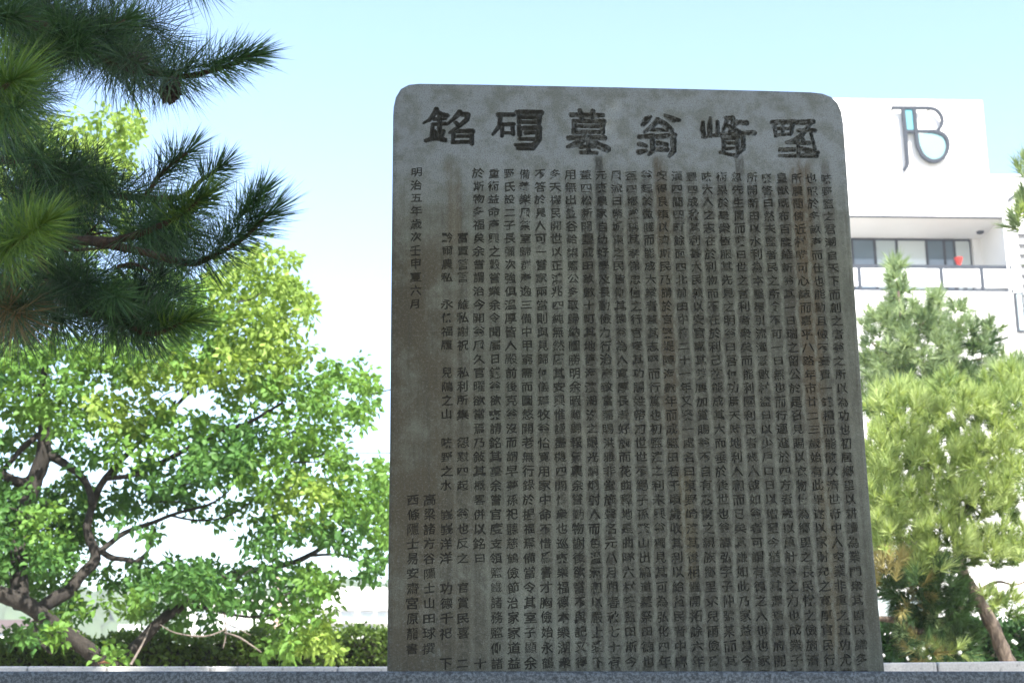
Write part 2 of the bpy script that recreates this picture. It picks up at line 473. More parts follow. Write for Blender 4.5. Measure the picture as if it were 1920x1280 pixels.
def title_patch(zf, rect, strokes, step=0.0019, depth=0.017):
    x0, y0, x1, y1 = rect
    pad = 10
    cs = [uv(*zf(p)) for p in ((x0-pad,y0-pad),(x1+pad,y0-pad),(x1+pad,y1+pad),(x0-pad,y1+pad))]
    ua, ub = min(c[0] for c in cs), max(c[0] for c in cs); va, vb = min(c[1] for c in cs), max(c[1] for c in cs)
    nu, nv = int((ub-ua)/step), int((vb-va)/step)
    uu = np.linspace(ua, ub, nu); vv = np.linspace(va, vb, nv)
    X, Y = np.meshgrid(uu, vv)
    best = np.full(X.shape, -1.0)
    k = 4.5 / 2700 / 4.128 * 1.03      # crop pixel in metres
    for pts, hw in strokes:
        P = [np.array(uv(*zf(p))) for p in pts]
        for i in range(len(P)-1):
            a, b = P[i], P[i+1]; d = b-a; L2 = d.dot(d)
            t = np.clip(((X-a[0])*d[0]+(Y-a[1])*d[1])/L2, 0, 1)
            dist = np.hypot(X-a[0]-t*d[0], Y-a[1]-t*d[1])
            wdt = (hw[i]+(hw[i+1]-hw[i])*t)*k*1.16
            best = np.maximum(best, wdt-dist)
    prof = np.clip((best + 0.0015) / 0.0062, 0, 1)
    dep = depth * prof**0.75 * (0.9 + 0.2*rng.random(X.shape))
    dep[0,:] = dep[-1,:] = 0; dep[:,0] = dep[:,-1] = 0
    V = np.stack([X.ravel(), dep.ravel(), Y.ravel()], 1)
    I = np.arange(nu*nv).reshape(nv, nu)
    Q = np.stack([I[:-1,:-1], I[:-1,1:], I[1:,1:], I[1:,:-1]], -1).reshape(-1, 4)
    deep = (dep.ravel()[Q].max(1) > 1e-4)
    return (ua, va, ub, vb), V, Q, deep

def sub_mesh(V, Q):
    used, invx = np.unique(Q, return_inverse=True)
    return V[used], invx.reshape(Q.shape)

face_V, face_F = [], []     # the front face, collected
def add_face(V, F):
    b = sum(len(a) for a in face_V)
    face_V.append(np.asarray(V, dtype=float).reshape(-1, 3)); 
    for f in F: face_F.append(tuple(int(i)+b for i in f))

rects = []
for zf, rect, strokes in TITLE:
    r4, V, Q, deep = title_patch(zf, rect, strokes)
    rects.append(r4)
    tv, tq = sub_mesh(V, Q[deep])
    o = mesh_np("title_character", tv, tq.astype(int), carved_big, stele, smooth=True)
    fv, fq = sub_mesh(V, Q[~deep])
    add_face(fv, fq)

# ---- the text, column by column from the left edge of the slab (rows from the top; full-width space = blank)
S = "\u3000"
TXT = [
 "明治五年歳次壬申夏六月"+S*13+"西條隱士易安齋宮原龍書",
 S*24+"高梁諸方谷隱士山田球撰",
 S*5+"黔爾農私"+S+"永保福履"+S+S[:0]+"兒隝之山"+S+"味野之水"+S+"峩峩洋洋"+S+"功德千祀"+S+"下",
 S*5+"富賈營營"+S+"維私謝祝"+S+"私利所集"+S+"怨懟四起"+S+"翁也反之"+S+"官賞民喜"+S+"二",
 "於斯物多福矣余嘗謂治今開翁風久官曜欲當焉乃敍其概畧併以銘曰"+S*6+"十",
 "重術益命產興之穀嘗業余令聞屬日錢翁欲來請銘其墓余嘗官度支領鹽鐵諸務鹽仰諸",
 "野氏設二子長彌次強俱溫厚皆人殿前後克翁沒而謂早夢孫祀聽慈鶴儉節治家家道益",
 "備養樂風榮室歸群產逸三備中甲窮需而圖悠開老無行錄於提福焉備當令其室子顯余",
 "不答於晁人可一嘗家兩當則與見歸何儀焉牧翁怡寛用家中命不惜爲書才胸儉始永鶴",
 "多天機民開世以正鴻兆四純無然曆其安興惟謹盡機四開傳衆也巡來樂福德本樂湖衆",
 "用無出笠谷給柒鹽公多取歸納圖勝明余暇難歸報氣稟余嘗勤物謝後欲嘗不與記又得國",
 "蓋四松新開墾成田畝數十町其地舊海濱潮汐之眼光炯炯射人而色溫氣和以嚴上愛下兄",
 "元來農家自幼好學及長勤儉力行治產致富藩賜洪雅非堂施聲名元八月朔春秋七十有六",
 "風流日幣城東之民皆仰其德翁為人寛厚長者好施而花曲釋地是曲隊六村築鹽田",
 "盃四郷黨稱其孝悌忠信之行官褒其功賜姓帶刀世世不絕子孫繁山出篇道墓祭田",
 "翁起於微賤而能成大業者蓋其志堅而行篤也初鹽濱之利未興翁獨見其可為弘化四年",
 "安得良策以濟斯民乃請於官築堤障海數年而成鹽田若干頃歲收其利以給貧民者中麻翁",
 "漢四間四町餘面四北前田中植二十一年又築一處名曰東野崎濱其後相繼開拓餘六年冬",
 "豐四成秋其利甚大民賴以安官嘉其勞屢加賞賜翁不自有悉散之親族鄉里求兒爾儉",
 "味大人之志在於利物而不在於利己故能成其大而垂於後世也翁諱弘字子仲號某",
 "術果於是衆皆服其先見之明翁曰吾何功焉天時地利人和而已矣其謙如此乃家益昌",
 "忽先生聞而嘆曰世之言利者衆矣而能利國利民者幾人哉如翁者可謂有德之人也",
 "所開新田以水利為本鑿渠引流灌漑數村盜日以少戶口日以增至今猶蒙其澤焉者",
 "來答曰然夫鹽者民之所食不可一日無也而行運進於四方者歲以萬計翁之力也",
 "皇猷既布百度維新翁其一日瑞之留公於是召見賜以衣物使為郷里之長民悅之",
 "所農間傍近村唯可心誌而嘉平八路年市廿二三歲始有此舉遂以家財充之寛厚官民行",
 "也照於多畝產而仕也能勤且儉不妄費一錢積而能散以濟世帝中人空業非重之",
 "味野鹽之君潮自天下而創之者翁之所以為功也初居鄉里以耕讀為業門衆其顯民織多四屋前開",
]
POOL = "翁之德也家鹽田民利官府開墾海濱築堤成業子孫世守勤儉施濟鄉里以爲法者不可勝數而其功尤著於斯今乃銘曰"
for i in range(4, 28):
    if len(TXT[i]) < 37:
        TXT[i] = TXT[i] + "".join(POOL[(i*7 + j) % len(POOL)] for j in range(37 - len(TXT[i]))) if i not in (4,) else TXT[i]
TXT[4] = TXT[4][:37]

glyph_cache = {}
fc = bpy.data.curves.new("glyph_source", "FONT")
fo = bpy.data.objects.new("glyph_source", fc)
COL.objects.link(fo)
fc.resolution_u = 1
fc.offset = 0.016
def glyph(ch):
    """outline of a character as 2D triangles in the unit square"""
    if ch in glyph_cache: return glyph_cache[ch]
    fc.body = ch; fc.offset = 0.0
    dg = bpy.context.evaluated_depsgraph_get(); dg.update()
    nv_ = len(fo.evaluated_get(dg).to_mesh().vertices); fo.evaluated_get(dg).to_mesh_clear()
    fc.offset = 0.020 if nv_ < 50 else (0.013 if nv_ < 75 else (0.006 if nv_ < 100 else 0.001))
    dg = bpy.context.evaluated_depsgraph_get(); dg.update()
    ev = fo.evaluated_get(dg); me = ev.to_mesh()
    vs = [(v.co.x, v.co.y) for v in me.vertices]
    fs = [tuple(p.vertices) for p in me.polygons]
    ev.to_mesh_clear()
    if vs:
        a = np.array(vs)
        if a[:,0].min() < 0: a[:,0] -= a[:,0].min()
        a[:,0] = np.clip(a[:,0], 0.02, 0.98) ; a[:,1] = np.clip((a[:,1] + 0.12), 0.02, 0.98)
        vs = a
    glyph_cache[ch] = (vs, fs)
    return glyph_cache[ch]

def cell(c, r, ch):
    """returns (face tris verts, faces) with the character's opening, and (recess verts, faces)"""
    corners = [G(c-.5, r+.5), G(c+.5, r+.5), G(c+.5, r-.5), G(c-.5, r-.5)]
    vs, fs = glyph(ch)
    if len(vs) == 0: return None
    jit = rnd
    sx = 0.70 + 0.12*jit.random(); sy = 0.74 + 0.14*jit.random()
    if ch in "一二三四日曰田回十口": sy *= 0.86
    ox, oy = 0.5 + 0.05*(jit.random()-.5), 0.5 + 0.05*(jit.random()-.5)
    sh = 0.10 + 0.10*(jit.random()-.5)
    wa, wb = jit.uniform(0,6), jit.uniform(0,6)
    gx = (vs[:,0]-.5)*sx; gy = (vs[:,1]-.5)*sy + gx*sh
    gx = gx + 0.016*np.sin(gy*9+wa) + 0.006*(rng.random(len(gx))-.5); gy = gy + 0.016*np.sin(gx*9+wb) + 0.008*(rng.random(len(gx))-.5)
    gx = np.clip(ox+gx, 0.03, 0.97); gy = np.clip(oy+gy, 0.03, 0.97)
    bl, br_, tr, tl = [np.array(k) for k in corners]
    P = (bl[None]*((1-gx)*(1-gy))[:,None] + br_[None]*(gx*(1-gy))[:,None] + tr[None]*(gx*gy)[:,None] + tl[None]*((1-gx)*gy)[:,None])
    org = bl.copy(); K = 100.0
    pts = [Vector(((p[0]-org[0])*K, (p[1]-org[1])*K)) for p in list(corners) + list(P)]
    cnt = {}
    for f in fs:
        for i in range(len(f)):
            e = (min(f[i-1], f[i]), max(f[i-1], f[i])); cnt[e] = cnt.get(e, 0) + 1
    bound = [(i+4, j+4) for (i, j), k in cnt.items() if k == 1]
    ov, oe, of, _, _, _ = delaunay_2d_cdt(pts, [(0,1),(1,2),(2,3),(3,0)] + bound, [], 0, 1e-5)
    T3 = np.array([[(pts[i+4].x, pts[i+4].y) for i in f[:3]] for f in fs])
    Cc = np.array([[sum(ov[i].x for i in f)/len(f), sum(ov[i].y for i in f)/len(f)] for f in of])
    def crs(a_, b_, p_): return (b_[None,:,0]-a_[None,:,0])*(p_[:,None,1]-a_[None,:,1]) - (b_[None,:,1]-a_[None,:,1])*(p_[:,None,0]-a_[None,:,0])
    s1, s2, s3 = crs(T3[:,0],T3[:,1],Cc), crs(T3[:,1],T3[:,2],Cc), crs(T3[:,2],T3[:,0],Cc)
    okt = np.abs((T3[:,1,0]-T3[:,0,0])*(T3[:,2,1]-T3[:,0,1])-(T3[:,1,1]-T3[:,0,1])*(T3[:,2,0]-T3[:,0,0])) > 1e-4
    off = ((((s1 >= 0) & (s2 >= 0) & (s3 >= 0)) | ((s1 <= 0) & (s2 <= 0) & (s3 <= 0))) & okt[None]).any(1)
    ov = [(p.x/K+org[0], p.y/K+org[1]) for p in ov]
    depth = 0.0042 + 0.0015*jit.random()
    fV = [(p[0], 0.0, p[1]) for p in ov]
    fF = [f for f, o in zip(of, off) if not o]
    inn = [f for f, o in zip(of, off) if o]
    # recess: floor + walls
    used = sorted({i for f in inn for i in f}); mp = {i: k for k, i in enumerate(used)}
    n = len(used)
    rV = [(ov[i][0], depth, ov[i][1]) for i in used] + [(ov[i][0], 0.0, ov[i][1]) for i in used]
    rF = [tuple(mp[i] for i in f) for f in inn]
    cnt = {}
    for f in inn:
        for a, b in zip(f, f[1:]+f[:1] if isinstance(f, list) else tuple(f[1:])+tuple(f[:1])):
            cnt[(a, b)] = cnt.get((a, b), 0) + 1
    for (a, b) in list(cnt):
        if (b, a) not in cnt:
            rF.append((mp[a], mp[b], mp[b]+n, mp[a]+n))
    return (fV, fF), (rV, rF)

rest_V, rest_F = [], []
n_parts = 0
for r in range(ROWS - 1, -1, -1):
    for c in range(COLS):
        row = TXT[c]
        ch = row[r] if r < len(row) else S
        res = None if ch == S else cell(c, r, ch)
        if res is None:
            q = [G(c-.5, r+.5), G(c+.5, r+.5), G(c+.5, r-.5), G(c-.5, r-.5)]
            add_face([(p[0], 0, p[1]) for p in q], [(0,1,2,3)])
            continue
        (fV, fF), (rV, rF) = res
        add_face(fV, fF)
        if n_parts < 290:
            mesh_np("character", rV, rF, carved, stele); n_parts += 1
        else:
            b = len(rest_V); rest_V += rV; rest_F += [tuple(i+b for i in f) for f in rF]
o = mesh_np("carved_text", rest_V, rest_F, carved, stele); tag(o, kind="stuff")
bpy.data.objects.remove(fo); bpy.data.curves.remove(fc)

# ---- rest of the front face
pts, edges = [], []
def loop(p):
    b = len(pts); pts.extend(Vector(q) for q in p); edges.extend((b+i, b+(i+1) % len(p)) for i in range(len(p)))
loop(ring_front)
blk = [tuple(G(-.5 + i, -.5)) for i in range(COLS+1)] + [tuple(G(COLS-.5, -.5+j)) for j in range(1, ROWS+1)] + [tuple(G(COLS-.5-i, ROWS-.5)) for i in range(1, COLS+1)] + [tuple(G(-.5, ROWS-.5-j)) for j in range(1, ROWS)]
vmin = min(q[1] for q in blk)
loop(blk)
for (ua, va, ub, vb) in rects: loop([(ua,va),(ub,va),(ub,vb),(ua,vb)])
def inside(p, poly):
    x, y = p; k = False; n = len(poly)
    for i in range(n):
        (x1,y1),(x2,y2) = poly[i-1], poly[i]
        if (y1 > y) != (y2 > y) and x < (x2-x1)*(y-y1)/(y2-y1)+x1: k = not k
    return k
ov, oe, of, _, _, _ = delaunay_2d_cdt(pts, edges, [], 0, 1e-6)
keepf = []
for f in of:
    cx = sum(ov[i].x for i in f)/len(f); cy = sum(ov[i].y for i in f)/len(f)
    if inside((cx,cy), ring_front) and not inside((cx,cy), blk) and not any(a<cx<c_ and b<cy<d for a,b,c_,d in rects): keepf.append(f)
add_face([(p.x, 0.0, p.y) for p in ov], keepf)
FV = np.concatenate(face_V)
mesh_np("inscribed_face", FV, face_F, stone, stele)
# ---- body: rounded arris, sides and back
def slab_body():
    rings = [(offset_poly(OUT, BEV), 0.0), (offset_poly(OUT, BEV*0.45), BEV*0.12), (offset_poly(OUT, BEV*0.12), BEV*0.45), (OUT, BEV), (OUT, 0.30), (offset_poly(OUT, 0.012), 0.313)]
    V, F = [], []
    n = len(OUT)
    for rg, d in rings: V += [(p[0], d, p[1]) for p in rg]
    for j in range(len(rings)-1):
        for i in range(n):
            i2 = (i+1) % n
            F.append((j*n+i, j*n+i2, (j+1)*n+i2, (j+1)*n+i))
    F.append(tuple(range((len(rings)-1)*n, len(rings)*n)))
    bm = bmesh.new()
    vs = [bm.verts.new(v) for v in V]
    for f in F: bm.faces.new([vs[i] for i in f])
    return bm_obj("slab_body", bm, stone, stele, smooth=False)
slab_body()
stele_foot_z = (stele_M @ Vector((0, 0, V_BOT))).z

# ------------------------------------------------------------------ granite plinth, terrace wall
def granite(name, c0, c1, sc_=260, bump=0.35):
    t = NT(name)
    co = t.coord("Object")
    a = t.noise(co, sc_, 3, 0.75); b = t.noise(co, 3, 4); c = t.noise(co, sc_*0.35, 4, 0.6)
    col = t.mix(t.ss(a, 0.40, 0.62), c0, c1)
    col = t.mix(t.math('MULTIPLY', t.ss(c, 0.55, 0.66), 0.7), col, tuple(0.35*x for x in c0))
    col = t.mix(t.math('MULTIPLY', b, 0.5), col, tuple(0.7*x for x in c0))
    t.put(t.b.inputs["Base Color"], col)
    t.b.inputs["Roughness"].default_value = 0.7
    t.bump(a, bump, 0.004)
    return t.m
gr_m = granite("plinth_granite", (0.038, 0.050, 0.060), (0.150, 0.178, 0.202), 110, 0.9)
pe = at(960, 1257.5, 4.05)
plz = pe.z
plinth = box_obj("stone_plinth", (-2.6, 2.6, 0, 1.35, 0, plz), gr_m, bev=0.012)
plinth.location = (0, 4.05, 0)
tag(plinth, "speckled blue grey granite plinth running along the foot of the carved slab", "plinth")

wall_m = granite("terrace_concrete", (0.50, 0.49, 0.46), (0.62, 0.61, 0.58), 90, 0.3)
def terrace_wall(px0, px1, py0, py1, Y0, Y1, label, joints):
    a, b = at(px0, py0, Y0), at(px1, py1, Y1)
    root = empty("terrace_wall", (a.x, a.y, 0), label=label, cat="wall")
    d = Vector((b.x-a.x, b.y-a.y, 0)); L = d.length; ang = math.atan2(d.y, d.x)
    root.rotation_euler = (0, 0, ang)
    slope = (b.z - a.z) / L
    zt = min(a.z, b.z)
    box_obj("wall_body", (0, L, 0.04, 0.36, 0, zt - 0.075), wall_m, root)
    xs = [0.0] + [j * L for j in joints] + [L]
    for i in range(len(xs)-1):
        x0, x1 = xs[i] + 0.004, xs[i+1] - 0.004
        bm = bmesh.new()
        box(bm, x0, x1, 0, 0.42, 0, 0.072, bev=0.008)
        for v in bm.verts: v.co.z += zt - 0.072 + slope * v.co.x + rnd.random()*0.001
        bm_obj("coping_stone", bm, wall_m, root)
    return root
terrace_wall(-420, 900, 1245.5, 1246.5, 7.6, 7.5, "low pale wall with coping joints behind the plinth, under the spreading broadleaf tree", [0.22, 0.36, 0.473, 0.62, 0.80])
terrace_wall(1500, 2300, 1243.5, 1234.5, 7.0, 7.4, "low grey wall behind the plinth in front of the leaning pine trunk", [0.31, 0.64, 0.86])

# fallen leaves on the wall's coping
dead = simple_mat("dead_leaf", (0.22, 0.10, 0.04), 0.8)
for k, (px, py) in enumerate(((196, 1245), (186, 1246.5))):
    p = at(px, py, 7.72)
    lf = mesh_np("fallen_leaf", [(-.035,0,0),(0,-.016,.012),(.035,0,.004),(0,.016,.014)], [(0,1,2),(0,2,3)], dead)
    lf.location = (p.x, p.y, p.z + 0.004); lf.rotation_euler = (0.2, 0.1, 0.7 + k)
    tag(lf, ("curled brown leaf lying at the coping joint", "smaller brown leaf just left of the coping joint")[k], "leaf", "dead leaves on the pale coping")

# ------------------------------------------------------------------ white block with the sign
white = simple_mat("white_render", (0.70, 0.70, 0.69), 0.7, var=0.03, scale=0.6, bump=0.05, bscale=30)
offwhite = simple_mat("soffit_paint", (0.62, 0.62, 0.62), 0.75, var=0.04)
navy = simple_mat("dark_sign_metal", (0.010, 0.017, 0.030), 0.8, var=0.1)
frame_m = simple_mat("dark_window_frame", (0.015, 0.022, 0.034), 0.7, var=0.1)
cyan = simple_mat("cyan_sign_panel", (0.05, 0.24, 0.29), 0.35, var=0.04)
cyan2 = simple_mat("pale_cyan_sign_panel", (0.13, 0.26, 0.28), 0.35, var=0.04)
rail_m = simple_mat("rail_metal", (0.018, 0.026, 0.040), 0.8)
panel_m = simple_mat("rail_panel_milky", (0.72, 0.73, 0.75), 0.3, var=0.03)
curtain = simple_mat("curtain", (0.62, 0.66, 0.66), 0.9, var=0.1, scale=2)
red_m = simple_mat("red_plastic", (0.65, 0.03, 0.02), 0.4)
slat_m = simple_mat("louvre_metal", (0.30, 0.31, 0.33), 0.5)
def glass(name, col, rough=0.06):
    t = NT(name); t.b.inputs["Base Color"].default_value = (*col, 1); t.b.inputs["Roughness"].default_value = rough
    t.b.inputs["Specular IOR Level"].default_value = 0.7
    return t.m
gl_d = glass("window_glass_dim", (0.07, 0.11, 0.14)); gl_m = glass("window_glass_curtained", (0.30, 0.36, 0.37)); gl_l = glass("window_glass_pale_curtain", (0.42, 0.47, 0.47))

BY = 54.0; byaw = R_(1.7)
BP = at(1700, 405, BY)
bN = Vector((-math.sin(byaw), math.cos(byaw), 0)); bR = Vector((math.cos(byaw), math.sin(byaw), 0))
jb = empty("white_apartment_block", (BP.x, BP.y, 0), label="tall white apartment block with a deep balcony and a plain parapet carrying a sign", cat="building")
jb.rotation_euler = (0, 0, byaw)
def bl(px, py, depth=0.0):
    """pixel -> building local (x, z) on the plane 'depth' metres behind the facade"""
    q = on_plane(px, py, BP + bN * depth, bN)
    d = q - Vector((BP.x, BP.y, 0))
    return d.dot(bR), q.z
xL = bl(1250, 405)[0]
xS1, zS1 = bl(1842, 188); _, zS0 = bl(1850, 331)
xR = bl(2150, 405)[0]
_, zF = bl(1700, 405)           # underside of the fascia
xP0 = bl(1882, 430)[0]           # right end of the recess
xP1 = bl(1893, 560)[0]
_, zr1 = bl(1750, 497); _, zr0 = bl(1750, 546)
D = 2.6
zW = bl(1700, 447, D)[1]
# masses
box_obj("parapet_sign_wall", (xL, xS1, 0.0, 5.0, zS0 + 0.003, zS1), white, jb, bev=0.03)
box_obj("upper_wall", (xL, xP1 + 0.15, 0.0, 9.0, zF, zS0), white, jb)
box_obj("coping", (xS1 - 1.0, xR, -0.05, 9.0, zS0 + 0.006, zS0 + 0.07), simple_mat("grey_coping", (0.42,0.44,0.47), 0.6), jb)
box_obj("upper_wall", (xP1 + 0.153, xR, 0.02, 9.0, zF - 0.5, zS0), white, jb)
box_obj("soffit_trim", (xL, xP0, -0.02, 0.10, zF - 0.05, zF - 0.003), rail_m, jb)
zb = zr0 - 0.12
box_obj("back_wall", (bl(1822, 470, D)[0] + 0.05, xP0 + 0.3, D, D + 0.3, zb, zF - 0.003), white, jb)
box_obj("back_wall", (xL, bl(1822, 470, D)[0] + 0.05, D + 0.12, D + 0.35, zb, zF - 0.003), white, jb)
box_obj("end_wall", (xP0, xP1 + 0.1, 0.0, D - 0.003, zb, zF - 0.003), white, jb)
box_obj("soffit", (xL, xP0 - 0.003, 0.105, D - 0.003, zF - 0.03, zF - 0.006), offwhite, jb)
box_obj("balcony_slab", (xL, xP0 - 0.003, 0.0, D, zb - 0.0, zb + 0.12), white, jb)
box_obj("lower_wall", (xL, xP1 + 0.1, 0.0, 9.0, 0.0, zb - 0.003), white, jb)
box_obj("side_wing", (xP1 + 0.6, xR, 0.35, 9.0, 0.0, zF - 0.5), simple_mat("grey_render", (0.55,0.56,0.58), 0.7), jb)
box_obj("wing_pier", (xP1 + 0.103, xP1 + 0.6, 0.1, 0.8, 0.0, zF - 0.5), white, jb)
# louvre screen of the outside stair
for k in range(17):
    z = bl(1905, 392 + k * 19)[1]
    x0 = bl(1897 + k * 0.9, 400)[0]
    box_obj("louvre_slat", (x0, xR, 0.06, 0.30, z - 0.16, z + 0.05), slat_m, jb)
a = bl(1890, 373); b2 = bl(1935, 338)
bm = bmesh.new(); box(bm, a[0], b2[0], -0.1, 0.02, a[1] - 0.12, a[1]); 
for v in bm.verts: v.co.z += (b2[1]-a[1]) * (v.co.x - a[0]) / (b2[0]-a[0])
bm_obj("stair_roof_edge", bm, rail_m, jb)
# windows
wx = [1560, 1598, 1641, 1682, 1738, 1771, 1790, 1821]
mats = [gl_m, gl_d, gl_m, gl_l, gl_d, gl_d, gl_l]
zsill = zb + 0.12
for k in range(len(wx) - 1):
    x0 = bl(wx[k], 470, D)[0]; x1 = bl(wx[k+1], 470, D)[0]
    wd = box_obj("window", (x0, x1, D + 0.06, D + 0.11, zsill, zW + 0.003), frame_m, jb)
    bm = bmesh.new(); fr = 0.055
    # a frame ring in front of the backing
    for d4 in ((x0, x1, zW - 0.09, zW), (x0, x1, zsill + 0.003, zsill + 0.08), (x0, x0 + fr, zsill + 0.08, zW - 0.09), (x1 - fr, x1 - 0.003, zsill + 0.08, zW - 0.09)):
        box(bm, d4[0], d4[1], D + (0.0 if k % 2 else 0.02), D + 0.058, d4[2], d4[3])
    bm_obj("frame", bm, frame_m, jb).parent = wd
    p = box_obj("pane", (x0 + fr, x1 - fr, D + 0.03, D + 0.056, zsill + 0.08, zW - 0.09), mats[k], wd)
# railing
rl = box_obj("railing", (xL, bl(1897, 500)[0], 0.02, 0.08, zr1 - 0.10, zr1 + 0.02), rail_m, jb)
box_obj("bottom_rail", (xL, bl(1897, 500)[0], 0.02, 0.08, zr0, zr0 + 0.10), rail_m, rl)
rx = [1540, 1612, 1688, 1766, 1842, 1894]
for k, px in enumerate(rx):
    x = bl(px, 520)[0]
    box_obj("post", (x - 0.06, x + 0.06, 0.015, 0.085, zr0 + 0.103, zr1 - 0.103), rail_m, rl)
    if k < len(rx) - 1:
        x2 = bl(rx[k+1], 520)[0]
        box_obj("panel", (x + 0.08, x2 - 0.08, 0.035, 0.06, zr0 + 0.20, zr1 - 0.14), panel_m, rl)
# soffit downlight
q = on_plane(1838, 436.5, BP + bN * 1.7, bN)
bm = bmesh.new()
bmesh.ops.create_cone(bm, cap_ends=True, segments=20, radius1=0.13, radius2=0.16, depth=0.07)
dl = bm_obj("downlight", bm, rail_m, jb)
dl.location = (bl(1838, 436, 1.7)[0], 1.7, zF - 0.067)
# lower windows partly behind the pines
for (px0, px1, py0, py1) in ((1902, 1925, 548, 622), (1760, 1820, 690, 760), (1660, 1720, 690, 760), (1902, 1925, 700, 765), (1700, 1760, 1105, 1160), (1640, 1690, 1120, 1168)):
    x0, z1 = bl(px0, py0); x1, z0 = bl(px1, py1)
    f = box_obj("window", (x0, x1, -0.03, 0.04, z0, z1), frame_m, jb) if px0 < 1890 else box_obj("window", (x0, x1, 0.0, 0.098, z0, z1), frame_m, jb)
    yy = -0.045 if px0 < 1890 else -0.015
    box_obj("pane", (x0 + .07, x1 - .07, yy, yy + 0.013, z0 + .07, z1 - .07), gl_m, f)

# sign: raised strokes standing off the wall
sg = empty("letter_sign", (BP.x, BP.y, 0), label="dark navy JB monogram sign with pale cyan infill high on the white parapet", cat="sign")
sg.rotation_euler = (0, 0, byaw)
SO = 0.16     # stand-off
def stroke_ribbon(name, px_pts, w_px, mat, y0=-SO-0.10, y1=-SO, taper=None):
    P = [Vector(bl(*p)) for p in px_pts]
    n = len(P); wm = w_px / F_PX * BY / 2 * 1.0
    bm = bmesh.new(); L = []
    for i, p in enumerate(P):
        d = (P[min(i+1, n-1)] - P[max(i-1, 0)]).normalized(); nn = Vector((-d.y, d.x))
        k = wm * (taper[i] if taper else 1)
        q1, q2 = p + nn * k, p - nn * k
        L.append([bm.verts.new((q[0], y, q[1])) for q in (q1, q2) for y in (y0, y1)])
    for a_, b_ in zip(L, L[1:]):
        for i, j in ((0,1),(1,3),(3,2),(2,0)): bm.faces.new((a_[i], a_[j], b_[j], b_[i]))
    bm.faces.new((L[0][0], L[0][1], L[0][3], L[0][2])); bm.faces.new((L[-1][0], L[-1][1], L[-1][3], L[-1][2]))
    return bm_obj(name, bm, mat, sg)
def curve(pts, sub=6):
    p, _ = smooth_path([(a, b, 0) for a, b in pts], [1]*len(pts), sub)
    return [(q.x, q.y) for q in p]
stroke_ribbon("letter_stroke", [(1668.5,206.3),(1711,206.6),(1738,206.6)] + curve([(1738,206.6),(1751,210),(1760,219),(1763.6,231),(1760,243),(1751,251.5)]), 6.2, navy)
stroke_ribbon("letter_stroke", [(1690,209)] + [(1694.3,249.5),(1697.2,290)] + curve([(1698.3,308),(1697,316),(1692,323)]), 7.4, navy, y0=-SO-0.104)
bowl = curve([(1711,209),(1714.6,250),(1717,273),(1721.5,286),(1729,297.5),(1742,305.5),(1756,305),(1767,297),(1773,284),(1773.6,271),(1768,259),(1757,252.5),(1746,250)])
stroke_ribbon("letter_stroke", bowl, 7.4, navy, y0=-SO-0.108)
stroke_ribbon("letter_stroke", [(1697,250.5),(1750,250)], 6.0, navy, y0=-SO-0.096)
def prism(name, px_pts, mat, y0, y1):
    P = [bl(*p) for p in px_pts]
    bm = bmesh.new()
    A = [bm.verts.new((x, y0, z)) for x, z in P]; B = [bm.verts.new((x, y1, z)) for x, z in P]
    bm.faces.new(A); bm.faces.new(B)
    for i in range(len(P)): bm.faces.new((A[i-1], A[i], B[i], B[i-1]))
    return bm_obj(name, bm, mat, sg)
prism("infill_panel", [(1692.5,208.5),(1709,208.5),(1712.5,248.5),(1696.5,248.5)], cyan, -SO-0.05, -SO+0.02)
prism("infill_panel", [p for p in bowl if p[1] > 252] , cyan2, -SO-0.05, -SO+0.02)
for px, py in ((1672,206.4),(1740,206.6),(1763,231),(1697,280),(1717,270),(1743,305),(1773,275)):
    x, z = bl(px, py)
    box_obj("stand_off", (x-0.03, x+0.03, -SO, 0.0, z-0.03, z+0.03), navy, sg)

# red thing on the balcony: a small conical pot
bm = bmesh.new()
bmesh.ops.create_cone(bm, cap_ends=True, segments=18, radius1=0.07, radius2=0.17, depth=0.34)
pot = bm_obj("flower_pot", bm, red_m, None)
xx, zz = bl(1797.5, 492, 0.35)
pw = BP + bR * xx + bN * 0.35
pot.location = (pw.x, pw.y, zz + 0.02)
st_ = box_obj("pot_stand", (-0.2, 0.2, -0.12, 0.12, 0, 0.0), rail_m) if False else None
tag(pot, "small bright red tapered pot behind the white balcony railing", "pot")
bm = bmesh.new(); box(bm, -0.22, 0.22, -0.16, 0.16, -0.04, 0); 
for sx in (-0.18, 0.18):
    for sy in (-0.12, 0.12): box(bm, sx-.02, sx+.02, sy-.02, sy+.02, zb + 0.12 - (zz - 0.15), -0.04)
stand = bm_obj("plant_stand", bm, rail_m); stand.location = (pw.x, pw.y, zz - 0.15)
tag(stand, "narrow dark plant stand under the red pot behind the balcony railing", "stand")

